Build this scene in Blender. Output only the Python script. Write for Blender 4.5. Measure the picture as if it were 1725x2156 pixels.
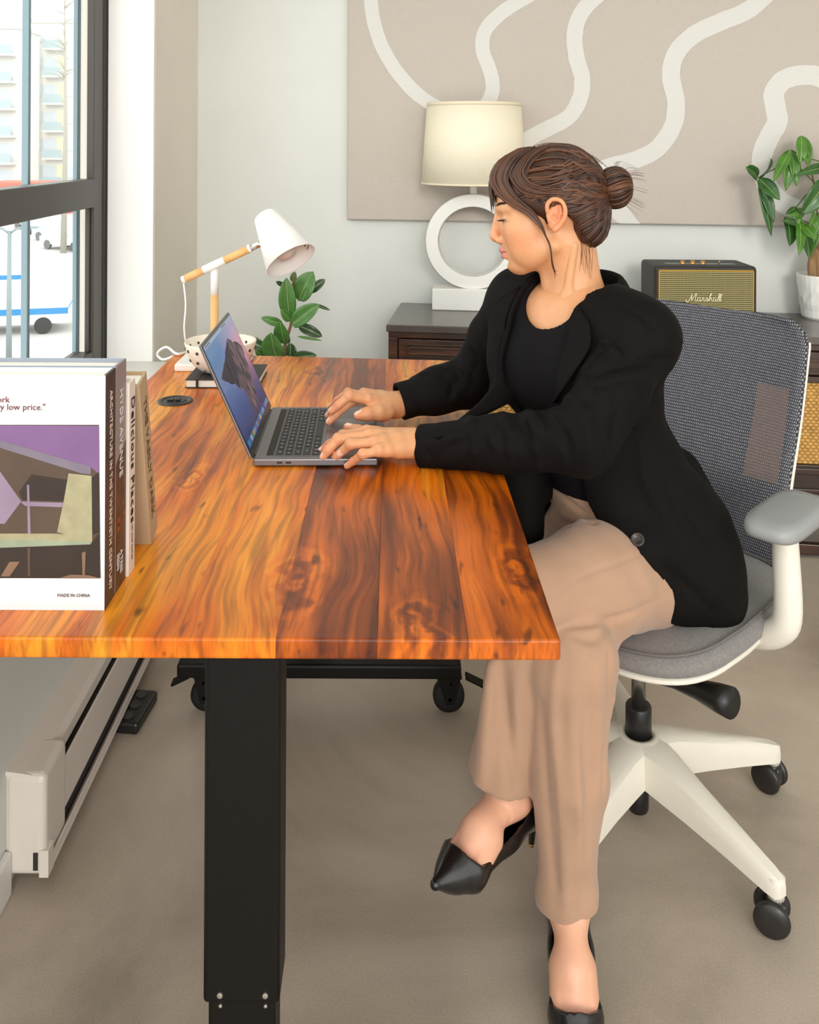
import bpy, bmesh, math, random
import numpy as np
from mathutils import Vector, Matrix, Euler, Quaternion
from mathutils.bvhtree import BVHTree
random.seed(7); np.random.seed(7)
for _o in list(bpy.data.objects): bpy.data.objects.remove(_o, do_unlink=True)
SC = bpy.context.scene
COL = SC.collection
PI = math.pi

# ------------------------------------------------------------------ camera
FPX, IW, IH = 1900.0, 1725.0, 2156.0
EYE = Vector((0, 0, 1.29))
PITCH, ROLL = 0.0, 0.005
CR = Matrix.Rotation(PI/2 - PITCH, 3, 'X') @ Matrix.Rotation(ROLL, 3, 'Z')
_c = CR.transposed() @ Vector((0, 1, 0))
PPX = 826 - FPX*_c.x/(-_c.z)
PPY = 305 + FPX*_c.y/(-_c.z)
cd = bpy.data.cameras.new('camera')
cam = bpy.data.objects.new('camera', cd); COL.objects.link(cam)
cam.matrix_world = Matrix.Translation(EYE) @ CR.to_4x4()
cd.sensor_fit = 'HORIZONTAL'; cd.sensor_width = 36.0
cd.lens = 36.0*FPX/IW
cd.shift_x = (IW/2 - PPX)/IW
cd.shift_y = (PPY - IH/2)/IW
cd.clip_start = 0.05; cd.clip_end = 600
SC.camera = cam
def ray(px, py):
    return CR @ Vector(((px-PPX)/FPX, -(py-PPY)/FPX, -1))
def P(px, py, d):                       # the point seen at a pixel, at world depth y = d
    r = ray(px, py); return EYE + r*(d/r.y)
def PZ(px, py, z):                      # ... on a level z
    r = ray(px, py); return EYE + r*((z-EYE.z)/r.z)

# ------------------------------------------------------------------ light
SC.view_settings.view_transform = 'Standard'
SC.view_settings.look = 'None'
SC.view_settings.gamma = 1.0
SC.view_settings.use_curve_mapping = False
SC.view_settings.exposure = 1.25
w = bpy.data.worlds.new('overcast_sky'); SC.world = w; w.use_nodes = True
bg = w.node_tree.nodes['Background']
bg.inputs[0].default_value = (.985, .985, .965, 1); bg.inputs[1].default_value = 1.0
sd = bpy.data.lights.new('sun', 'SUN'); sd.energy = 0.34; sd.angle = math.radians(14); sd.color = (1, .96, .90)
sun = bpy.data.objects.new('sun', sd); COL.objects.link(sun)
sun.rotation_euler = Vector((-0.10, 1.0, -0.26)).to_track_quat('-Z', 'Y').to_euler()

# ------------------------------------------------------------------ materials
MATS = {}
def s2l(c):
    return tuple((v/12.92 if v <= .04045 else ((v+.055)/1.055)**2.4) for v in c)
def rgb(r, g, b): return s2l((r/255, g/255, b/255))
def mat(name, col, rough=.5, metal=0., spec=.5, coat=0., noise=None, bump=None, emis=None, sheen=0., sss=0., trans=0., alpha=1.):
    """noise=(scale, amount[, stretch]) colour variation; bump=(scale, strength[, stretch])"""
    if name in MATS: return MATS[name]
    m = bpy.data.materials.new(name); m.use_nodes = True
    nt = m.node_tree; N = nt.nodes; L = nt.links
    b = N['Principled BSDF']
    b.inputs['Base Color'].default_value = (*col, 1)
    b.inputs['Roughness'].default_value = rough
    b.inputs['Metallic'].default_value = metal
    b.inputs['Specular IOR Level'].default_value = spec
    b.inputs['Coat Weight'].default_value = coat
    b.inputs['Coat Roughness'].default_value = .12
    if sheen: b.inputs['Sheen Weight'].default_value = sheen; b.inputs['Sheen Roughness'].default_value = .5
    if sss:
        b.inputs['Subsurface Weight'].default_value = sss
        b.inputs['Subsurface Radius'].default_value = (.012, .005, .003)
        b.inputs['Subsurface Scale'].default_value = 1.0
    if trans: b.inputs['Transmission Weight'].default_value = trans
    if emis:
        b.inputs['Emission Color'].default_value = (*emis[0], 1); b.inputs['Emission Strength'].default_value = emis[1]
    def tex(scale, stretch, detail=4):
        tc = N.new('ShaderNodeTexCoord'); mp = N.new('ShaderNodeMapping')
        mp.inputs['Scale'].default_value = stretch
        L.new(tc.outputs['Object'], mp.inputs[0])
        t = N.new('ShaderNodeTexNoise'); t.inputs['Scale'].default_value = scale; t.inputs['Detail'].default_value = detail
        L.new(mp.outputs[0], t.inputs[0]); return t
    if noise:
        t = tex(noise[0], noise[2] if len(noise) > 2 else (1, 1, 1))
        r = N.new('ShaderNodeMapRange'); r.inputs[1].default_value = .3; r.inputs[2].default_value = .7
        r.inputs[3].default_value = 1-noise[1]; r.inputs[4].default_value = 1+noise[1]
        L.new(t.outputs[0], r.inputs[0])
        mx = N.new('ShaderNodeMix'); mx.data_type = 'RGBA'; mx.blend_type = 'MULTIPLY'; mx.inputs[0].default_value = 1
        mx.inputs[6].default_value = (*col, 1); L.new(r.outputs[0], mx.inputs[7]); L.new(mx.outputs[2], b.inputs['Base Color'])
    if bump:
        t = tex(bump[0], bump[2] if len(bump) > 2 else (1, 1, 1))
        bp = N.new('ShaderNodeBump'); bp.inputs['Strength'].default_value = bump[1]; bp.inputs['Distance'].default_value = .002
        L.new(t.outputs[0], bp.inputs['Height']); L.new(bp.outputs[0], b.inputs['Normal'])
    MATS[name] = m; return m

# ------------------------------------------------------------------ mesh helpers
def link(name, me, m=None, parent=None, smooth=False):
    o = bpy.data.objects.new(name, me); COL.objects.link(o)
    if m is not None:
        for mm in (m if isinstance(m, (list, tuple)) else [m]): me.materials.append(mm)
    if smooth:
        me.polygons.foreach_set('use_smooth', [True]*len(me.polygons))
    if parent is not None: o.parent = parent
    return o
def obj(name, bm, m=None, parent=None, smooth=False, recalc=True):
    if recalc: bmesh.ops.recalc_face_normals(bm, faces=bm.faces)
    me = bpy.data.meshes.new(name); bm.to_mesh(me); bm.free()
    return link(name, me, m, parent, smooth)
def pyd(name, verts, faces, m=None, parent=None, smooth=False):
    me = bpy.data.meshes.new(name); me.from_pydata([tuple(v) for v in verts], [], faces); me.update()
    bm = bmesh.new(); bm.from_mesh(me); bmesh.ops.recalc_face_normals(bm, faces=bm.faces); bm.to_mesh(me); bm.free()
    return link(name, me, m, parent, smooth)
def empty(name, loc=(0, 0, 0), rz=0.):
    o = bpy.data.objects.new(name, None); COL.objects.link(o); o.location = loc; o.rotation_euler = (0, 0, rz); o.empty_display_size = .05
    return o
def tag(o, label=None, cat=None, group=None, kind=None):
    if label: o['label'] = label
    if cat: o['category'] = cat
    if group: o['group'] = group
    if kind: o['kind'] = kind
    return o
def struct(o): o['kind'] = 'structure'; return o
def NB(): return bmesh.new()
def box(bm, lo, hi, mtx=None, bevel=0., seg=2, mi=0):
    vs = [bm.verts.new((x, y, z)) for z in (lo[2], hi[2]) for y in (lo[1], hi[1]) for x in (lo[0], hi[0])]
    fs = [(0, 2, 3, 1), (4, 5, 7, 6), (0, 1, 5, 4), (2, 6, 7, 3), (0, 4, 6, 2), (1, 3, 7, 5)]
    F = [bm.faces.new([vs[i] for i in f]) for f in fs]
    for f in F: f.material_index = mi
    if mtx is not None: bmesh.ops.transform(bm, matrix=mtx, verts=vs)
    if bevel > 0:
        es = list({e for f in F for e in f.edges})
        bmesh.ops.bevel(bm, geom=es, offset=bevel, segments=seg, profile=.5, affect='EDGES')
    return bm
def tube(bm, pts, rads, n=12, cap=True, flat=None, mi=0):
    """swept tube along pts with radii; flat=(axis, factor) squashes the section"""
    pts = [Vector(p) for p in pts]
    if not hasattr(rads, '__len__'): rads = [rads]*len(pts)
    rings = []; up = None
    for i, p in enumerate(pts):
        t = (pts[min(i+1, len(pts)-1)] - pts[max(i-1, 0)])
        if t.length < 1e-9: t = Vector((0, 0, 1))
        t.normalize()
        if up is None:
            up = Vector((0, 0, 1)) if abs(t.z) < .9 else Vector((1, 0, 0))
        a = up - t*up.dot(t)
        if a.length < 1e-6: a = t.orthogonal()
        a.normalize(); up = a; b = t.cross(a)
        ring = []
        for k in range(n):
            th = 2*PI*k/n
            o_ = (a*math.cos(th) + b*math.sin(th))*rads[i]
            if flat: o_ -= Vector(flat[0])*o_.dot(Vector(flat[0]))*(1-flat[1])
            ring.append(bm.verts.new(p+o_))
        rings.append(ring)
    for i in range(len(rings)-1):
        for k in range(n):
            f = bm.faces.new([rings[i][k], rings[i][(k+1) % n], rings[i+1][(k+1) % n], rings[i+1][k]]); f.material_index = mi
    if cap:
        bm.faces.new(rings[0][::-1]).material_index = mi; bm.faces.new(rings[-1]).material_index = mi
    return bm
def lathe(bm, prof, n=32, mtx=None, mi=0, closed=False):
    """prof: list of (r, z)"""
    rings = []; new = []
    for r, z in prof:
        if r < 1e-6:
            v = bm.verts.new((0, 0, z)); rings.append([v]*n); new.append(v)
        else:
            ring = [bm.verts.new((r*math.cos(2*PI*k/n), r*math.sin(2*PI*k/n), z)) for k in range(n)]; rings.append(ring); new += ring
    idx = list(range(len(rings)-1)) + ([-1] if closed else [])
    for i in idx:
        A, B = rings[i], rings[i+1]
        for k in range(n):
            q = [A[k], A[(k+1) % n], B[(k+1) % n], B[k]]
            u = []
            for v in q:
                if v not in u: u.append(v)
            if len(u) > 2: bm.faces.new(u).material_index = mi
    if mtx is not None: bmesh.ops.transform(bm, matrix=mtx, verts=new)
    return bm
def prism(bm, poly, vec, mi=0):
    """closed polygon (3d points) pushed along vec"""
    a = [bm.verts.new(p) for p in poly]; b = [bm.verts.new(Vector(p)+Vector(vec)) for p in poly]
    n = len(poly)
    bm.faces.new(a[::-1]).material_index = mi; bm.faces.new(b).material_index = mi
    for i in range(n): bm.faces.new([a[i], a[(i+1) % n], b[(i+1) % n], b[i]]).material_index = mi
    return bm
def bez(pts, n):
    """Catmull-Rom through points"""
    P_ = [Vector(p) for p in pts]; P_ = [P_[0]*2-P_[1]] + P_ + [P_[-1]*2-P_[-2]]
    out = []; m_ = len(P_)-3
    for i in range(n+1):
        s = i/n*m_; k = min(int(s), m_-1); t = s-k
        a, b, c, d = P_[k:k+4]
        out.append(.5*((2*b)+(c-a)*t+(2*a-5*b+4*c-d)*t*t+(3*b-a-3*c+d)*t**3))
    return out
def frame(origin, x, z):
    """matrix with local x, z (roughly) along the given world directions"""
    x = Vector(x).normalized(); z = Vector(z); z = (z-x*z.dot(x)).normalized(); y = z.cross(x)
    M = Matrix((x, y, z)).transposed().to_4x4(); M.translation = Vector(origin); return M
def text(name, s, size, m, parent, mtx, ext=.0003, shear=0., align='LEFT', sx=1., spacing=1.):
    c = bpy.data.curves.new(name, 'FONT'); c.body = s; c.size = size; c.extrude = ext; c.shear = shear; c.align_x = align
    c.resolution_u = 2; c.space_character = spacing
    t = bpy.data.objects.new(name, c); COL.objects.link(t)
    dg = bpy.context.evaluated_depsgraph_get()
    me = bpy.data.meshes.new_from_object(t.evaluated_get(dg)); bpy.data.objects.remove(t)
    me.transform(mtx @ Matrix.Diagonal((sx, 1, 1, 1)))
    return link(name, me, m, parent)

# ------------------------------------------------------------------ signed distance modelling (bodies and cloth)
class SDF:
    def __init__(s, lo, hi, res):
        s.lo = np.array(lo, float); s.res = res
        s.n = np.ceil((np.array(hi)-s.lo)/res).astype(int)+1
        s.ax = [(s.lo[i]+res*np.arange(s.n[i])).astype(np.float32) for i in range(3)]
        s.D = np.full(s.n, 1.0, np.float32)
    def sub(s, lo, hi):
        a = np.clip(np.floor((np.array(lo)-s.lo)/s.res).astype(int), 0, s.n-1)
        b = np.clip(np.ceil((np.array(hi)-s.lo)/s.res).astype(int)+1, 1, s.n)
        b = np.maximum(b, a+1)
        sl = tuple(slice(a[i], b[i]) for i in range(3))
        X, Y, Z = np.meshgrid(s.ax[0][sl[0]], s.ax[1][sl[1]], s.ax[2][sl[2]], indexing='ij')
        return sl, X, Y, Z
    def comb(s, sl, d, k, op):
        D = s.D[sl]
        if op == 'u':
            if k <= 0: s.D[sl] = np.minimum(D, d)
            else:
                h = np.clip(.5+.5*(d-D)/k, 0, 1); s.D[sl] = d*(1-h)+D*h - k*h*(1-h)
        elif op == 's':
            if k <= 0: s.D[sl] = np.maximum(D, -d)
            else:
                h = np.clip(.5-.5*(D+d)/k, 0, 1); s.D[sl] = D*(1-h)-d*h + k*h*(1-h)
        elif op == 'i':
            s.D[sl] = np.maximum(D, d)
    def cap(s, a, b, ra, rb=None, k=.01, op='u'):
        rb = ra if rb is None else rb
        a = np.array(a, float); b = np.array(b, float); m = max(ra, rb)+2*k+2*s.res
        sl, X, Y, Z = s.sub(np.minimum(a, b)-m, np.maximum(a, b)+m)
        ba = b-a; L2 = max(float(ba@ba), 1e-12)
        t = np.clip(((X-a[0])*ba[0]+(Y-a[1])*ba[1]+(Z-a[2])*ba[2])/L2, 0, 1)
        d = np.sqrt((X-a[0]-t*ba[0])**2+(Y-a[1]-t*ba[1])**2+(Z-a[2]-t*ba[2])**2)-(ra+(rb-ra)*t)
        s.comb(sl, d.astype(np.float32), k, op)
    def chain(s, pts, rads, k=.01, op='u'):
        for i in range(len(pts)-1): s.cap(pts[i], pts[i+1], rads[i], rads[i+1], k, op)
    def ell(s, c, r, R=None, k=.01, op='u'):
        """ellipsoid; R rows = local axes"""
        c = np.array(c, float); r = np.array(r, float); m = r.max()+2*k+2*s.res
        sl, X, Y, Z = s.sub(c-m, c+m)
        x, y, z = X-c[0], Y-c[1], Z-c[2]
        if R is not None:
            R = np.array(R, float)
            x, y, z = (R[i, 0]*x+R[i, 1]*y+R[i, 2]*z for i in range(3))
        k0 = np.sqrt((x/r[0])**2+(y/r[1])**2+(z/r[2])**2)
        k1 = np.sqrt((x/r[0]**2)**2+(y/r[1]**2)**2+(z/r[2]**2)**2)+1e-9
        s.comb(sl, (k0*(k0-1)/k1).astype(np.float32), k, op)
    def full(s):
        return np.meshgrid(*s.ax, indexing='ij')
    def mesh(s):
        D = s.D; ins = D < 0
        nx, ny, nz = D.shape
        cshape = (nx-1, ny-1, nz-1)
        acc = np.zeros(cshape+(3,), np.float32); cnt = np.zeros(cshape, np.float32)
        for ax in range(3):
            sA = [slice(None)]*3; sB = [slice(None)]*3; sA[ax] = slice(0, -1); sB[ax] = slice(1, None)
            a, b = D[tuple(sA)], D[tuple(sB)]
            cr = (a < 0) != (b < 0)
            t = np.where(cr, a/np.where(cr, a-b, 1), 0).astype(np.float32)
            o1, o2 = [i for i in range(3) if i != ax]
            for i in (0, 1):
                for j in (0, 1):
                    sl = [slice(None)]*3
                    sl[o1] = slice(i, cshape[o1]+i); sl[o2] = slice(j, cshape[o2]+j)
                    c_ = cr[tuple(sl)]; t_ = t[tuple(sl)]
                    cnt += c_; acc[..., ax] += t_*c_
                    if i: acc[..., o1] += c_
                    if j: acc[..., o2] += c_
        act = cnt > 0
        idx = np.full(cshape, -1, np.int64); idx[act] = np.arange(act.sum())
        ijk = np.argwhere(act)
        V = s.lo + s.res*(ijk + acc[act]/cnt[act][:, None])
        F = []
        for ax in range(3):
            o1, o2 = (ax+1) % 3, (ax+2) % 3
            sA = [slice(None)]*3; sB = [slice(None)]*3; sA[ax] = slice(0, -1); sB[ax] = slice(1, None)
            a, b = ins[tuple(sA)], ins[tuple(sB)]
            for flip, msk in ((False, a & ~b), (True, ~a & b)):
                e = np.argwhere(msk)
                e = e[(e[:, o1] > 0) & (e[:, o2] > 0) & (e[:, o1] < cshape[o1]) & (e[:, o2] < cshape[o2])]
                if not len(e): continue
                def g(d1, d2):
                    q = e.copy(); q[:, o1] -= d1; q[:, o2] -= d2; return idx[q[:, 0], q[:, 1], q[:, 2]]
                q = np.stack([g(1, 1), g(0, 1), g(0, 0), g(1, 0)], 1)
                F.append(q[:, ::-1] if flip else q)
        return V, np.concatenate(F) if F else np.zeros((0, 4), int)
def npmesh(name, V, F):
    me = bpy.data.meshes.new(name)
    me.vertices.add(len(V)); me.vertices.foreach_set('co', np.asarray(V, np.float32).ravel())
    me.loops.add(F.size); me.loops.foreach_set('vertex_index', F.ravel().astype(np.int32))
    me.polygons.add(len(F)); me.polygons.foreach_set('loop_start', np.arange(0, F.size, 4, dtype=np.int32))
    me.update(calc_edges=True); me.validate()
    me.polygons.foreach_set('use_smooth', [True]*len(me.polygons))
    return me
def relax(V, F, it=2, lam=.5):
    V = V.copy(); E = np.concatenate([F[:, [0, 1]], F[:, [1, 2]], F[:, [2, 3]], F[:, [3, 0]]])
    deg = np.bincount(E.ravel(), minlength=len(V)).astype(float)[:, None]
    for i in range(it*2):
        S = np.zeros_like(V)
        np.add.at(S, E[:, 0], V[E[:, 1]]); np.add.at(S, E[:, 1], V[E[:, 0]])
        V += (lam if i % 2 == 0 else -lam*1.03)*(S/np.maximum(deg, 1)-V)
    return V
def vnoise(X, Y, Z, seed=0):
    """smooth cheap pseudo noise"""
    r = np.random.RandomState(seed); o = 0
    for i in range(5):
        k = r.normal(size=3); k = k/np.linalg.norm(k)*(.6+.5*i)
        o = o + np.sin(k[0]*X+k[1]*Y+k[2]*Z+r.uniform(0, 6.28))/(1+.5*i)
    return o/2.5
# ================================================================== the room
def wallmat(name, col, rough=.85):
    return mat(name, col, rough, noise=(3, .03), bump=(180, .12))
M_wall = wallmat('wall_paint', rgb(217, 218, 213))
M_pier = wallmat('pier_paint', rgb(232, 224, 212))
M_ceil = wallmat('ceiling_paint', rgb(235, 233, 228))
M_white = mat('white_paint', rgb(228, 226, 220), .45)
YAW = -math.radians(7.2)                 # the back wall is not quite square to the window wall
WB = Vector((0, 3.40, 0))                # a point of the back wall
def wallpt(px, py, off=0.):              # a pixel dropped on the back wall, off = distance in front of it
    n = Vector((math.sin(YAW), -math.cos(YAW), 0))      # towards the room
    n = Vector((-math.sin(-YAW), -math.cos(YAW), 0))
    r = ray(px, py); o = WB + n*off
    return EYE + r*((o-EYE).dot(n)/r.dot(n))
WN = Vector((math.sin(YAW), -math.cos(YAW), 0)); WX = Vector((math.cos(YAW), math.sin(YAW), 0))
WMTX = frame(WB, WX, (0, 0, 1))          # local x along the wall, y away behind it, z up

def floor_mat():
    m = bpy.data.materials.new('polished_concrete'); m.use_nodes = True; nt = m.node_tree; N = nt.nodes; L = nt.links
    b = N['Principled BSDF']; tc = N.new('ShaderNodeTexCoord')
    n1 = N.new('ShaderNodeTexNoise'); n1.inputs['Scale'].default_value = 1.6; n1.inputs['Detail'].default_value = 7; n1.inputs['Roughness'].default_value = .6; n1.inputs['Distortion'].default_value = .8
    n2 = N.new('ShaderNodeTexNoise'); n2.inputs['Scale'].default_value = 300; n2.inputs['Detail'].default_value = 2
    for n in (n1, n2): L.new(tc.outputs['Object'], n.inputs[0])
    r = N.new('ShaderNodeValToRGB'); e = r.color_ramp.elements
    e[0].position = .3; e[0].color = (*rgb(152, 140, 125), 1); e[1].position = .72; e[1].color = (*rgb(202, 188, 171), 1)
    L.new(n1.outputs[0], r.inputs[0])
    mx = N.new('ShaderNodeMix'); mx.data_type = 'RGBA'; mx.blend_type = 'OVERLAY'; mx.inputs[0].default_value = .22
    L.new(r.outputs[0], mx.inputs[6]); L.new(n2.outputs[0], mx.inputs[7]); L.new(mx.outputs[2], b.inputs['Base Color'])
    mr = N.new('ShaderNodeMapRange'); mr.inputs[3].default_value = .34; mr.inputs[4].default_value = .5
    L.new(n1.outputs[0], mr.inputs[0]); L.new(mr.outputs[0], b.inputs['Roughness'])
    return m
M_floor = floor_mat()
RX0, RX1, RY0 = -.66, 5.0, -1.2
bm = NB(); box(bm, (-.95, RY0, -.12), (RX1, 3.75, 0)); struct(obj('floor', bm, M_floor))
bm = NB(); box(bm, (-1.0, RY0, 3.2), (RX1, 3.75, 3.3)); struct(obj('ceiling', bm, M_ceil))
bm = NB(); box(bm, (-1.2, 0, 0), (5.4, .12, 3.2), mtx=WMTX); struct(obj('wall_back', bm, M_wall))
bm = NB(); box(bm, (3.6, RY0, 0), (3.72, 2.93, 3.2)); struct(obj('unseen_wall_right', bm, M_wall))  # out of view; added to block light and darken the floor's right side
# pier between the window and the back wall
PIERX = P(411, 500, 3.46).x
RV = PIERX*FPX/(326-826)                 # depth of the reveal corner
bm = NB(); box(bm, (-1.0, RV, 0), (PIERX, 3.75, 3.2), bevel=.004); struct(obj('wall_left', bm, M_pier))
# low wall under the window, with its sill
SILL = .60
bm = NB(); box(bm, (-1.0, RY0, 0), (RX0, RV, SILL-.03)); struct(obj('wall_left_low', bm, M_wall))
bm = NB(); box(bm, (-1.0, RY0, SILL-.03), (RX0+.012, RV-.002, SILL), bevel=.006); struct(obj('trim_1', bm, M_white))
bm = NB(); box(bm, (-.900, RV-.012, SILL), (PIERX-.001, RV+.001, 2.75), bevel=.002); struct(obj('reveal_bright_face', bm, mat('reveal_glare_white', rgb(247, 245, 242), .6)))  # white facing added over the pier paint; window glare put into its colour
bm = NB(); box(bm, (-1.0, RY0, 2.75), (PIERX, RV, 3.2)); struct(obj('wall_left_head', bm, M_wall))
bm = NB(); box(bm, (RX0, RY0, 0), (RX0+.014, 1.55, .075), bevel=.004); struct(obj('baseboard_left', bm, M_white))
bm = NB(); box(bm, (-.75, -.012, 0), (4.3, 0, .09), mtx=WMTX, bevel=.003); struct(obj('baseboard_back', bm, M_white))

# ------------------------------------------------------------------ the window
M_frame = mat('window_frame', rgb(70, 66, 61), .4, metal=.3, bump=(60, .05))
M_gasket = mat('window_gasket', rgb(40, 38, 37), .6)
M_mull = mat('bluish_mullion', rgb(128, 146, 154), .35, metal=.5)
m = bpy.data.materials.new('window_glass'); m.use_nodes = True; nt = m.node_tree
for n in list(nt.nodes):
    if n.type == 'BSDF_PRINCIPLED': nt.nodes.remove(n)
tr = nt.nodes.new('ShaderNodeBsdfTransparent'); tr.inputs[0].default_value = (.96, .985, .98, 1)
gl = nt.nodes.new('ShaderNodeBsdfGlossy'); gl.inputs['Roughness'].default_value = .02
mx = nt.nodes.new('ShaderNodeMixShader'); mx.inputs[0].default_value = .035; nt.links.new(tr.outputs[0], mx.inputs[1]); nt.links.new(gl.outputs[0], mx.inputs[2])
nt.links.new(mx.outputs[0], nt.nodes['Material Output'].inputs[0]); M_glass = m
WXP = -.933                                # window plane
win = struct(empty('window_1', (WXP, RV, SILL)))
def wbox(name, y0, y1, z0, z1, x0=-.03, x1=.03, m=None, parent=win, bevel=.003):
    bm = NB(); box(bm, (x0, y0-RV, z0-SILL), (x1, y1-RV, z1-SILL), bevel=bevel); return obj(name, bm, m or M_frame, parent)
fw = .135
wbox('jamb', RV-fw, RV-.001, SILL, 2.75, .008, .03)
wbox('jamb_bead', RV-fw-.012, RV-fw, SILL+.06, 1.095, .008, .022)
wbox('gasket', RV-.048, RV-.042, SILL, 2.74, .025, .0335, M_gasket)
wbox('gasket', RV-.022, RV-.017, SILL, 2.74, .025, .0335, M_gasket)
zt0, zt1 = 1.098, 1.183
wbox('transom', -.4, RV-fw, zt0, zt1, -.012, .04)
wbox('bottom_rail', -.4, RV-fw, SILL, SILL+.06)
wbox('top_rail', -.4, RV-fw, 2.69, 2.75)
for y in (1.05, -.4): wbox('post', y-.04, y+.04, SILL+.06, zt0); wbox('post', y-.04, y+.04, zt1, 2.69)
for (z0, z1) in ((SILL+.06, zt0), (zt1, 2.69)):
    for (y0, y1) in ((-.36, 1.01), (1.09, RV-fw)):
        wbox('pane', y0, y1, z0, z1, -.012, -.006, M_glass, bevel=0)
wbox('outer_mullion', 2.512, 2.530, SILL, 2.75, -.10, -.08, M_mull)      # bluish bars of the outer glazing
wbox('outer_mullion', 2.790, 2.806, SILL, 2.75, -.055, -.040, M_mull)
wbox('outer_mullion', 2.826, 2.831, SILL, 2.75, -.055, -.045, M_mull)

# ------------------------------------------------------------------ electric baseboard heater
M_heat = mat('heater_enamel', rgb(222, 214, 204), .35, bump=(25, .03))
M_dark = mat('dark_gap', rgb(46, 42, 40), .7)
h0, h1 = 1.553, 2.72
ht = empty('baseboard_heater', (RX0, h0, .03))
tag(ht, 'long cream enamelled baseboard heater fixed to the low window wall', 'heater')
def hbox(name, lo, hi, m=M_heat, bev=.003, par=ht):
    bm = NB(); box(bm, lo, hi, bevel=bev); return obj(name, bm, m, par)
LH = h1-h0
hbox('back_plate', (0, 0, 0), (.01, LH, .17))
bm = NB()                                                       # top cover, sloping, rounded down at its end
prism(bm, [(.0, .0, .178), (.046, .0, .172), (.056, .0, .162), (.056, .0, .140), (.052, .0, .140), (.052, .0, .158), (.044, .0, .166), (0, 0, .170)], (0, LH, 0)); obj('top_cover', bm, M_heat, ht)
hbox('front_panel', (.064, .06, .046), (.069, LH-.02, .138))
hbox('upper_slot', (.012, .05, .118), (.0645, LH-.02, .130), M_dark, 0)
hbox('lower_slot', (.012, .05, .014), (.064, LH-.02, .046), M_dark, 0)
hbox('bottom_rail', (.0, .02, .0), (.076, LH-.02, .010))
hbox('rail_lip', (.072, .02, .010), (.076, LH-.02, .024), M_heat, .001)
bm = NB(); box(bm, (0, -.004, .0), (.070, .10, .174), bevel=.012, seg=4)
cut = obj('end_cap', bm, M_heat, ht, smooth=False)
hbox('end_notch', (.050, -.0055, .012), (.058, .002, .042), M_dark, 0, cut)
hbox('end_plate', (.060, -.006, .0), (.0765, .02, .046), M_heat, .001, cut)

# ------------------------------------------------------------------ power strip on the floor
ps = empty('power_strip', (-.572, 2.03, 0), math.radians(84)); tag(ps, 'small black power strip lying on the floor beside the heater', 'power strip')
M_blk = mat('black_plastic', rgb(24, 23, 23), .4)
bm = NB(); box(bm, (-.062, -.030, 0), (.062, .030, .026), bevel=.006); obj('strip_body', bm, M_blk, ps)
for i in range(3):
    bm = NB(); lathe(bm, [(.0, .0262), (.012, .0262), (.012, .029), (.0, .029)], 16, Matrix.Translation((-.038+.038*i, 0, 0))); obj('socket', bm, mat('socket_grey', rgb(52, 50, 50), .5), ps)
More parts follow.
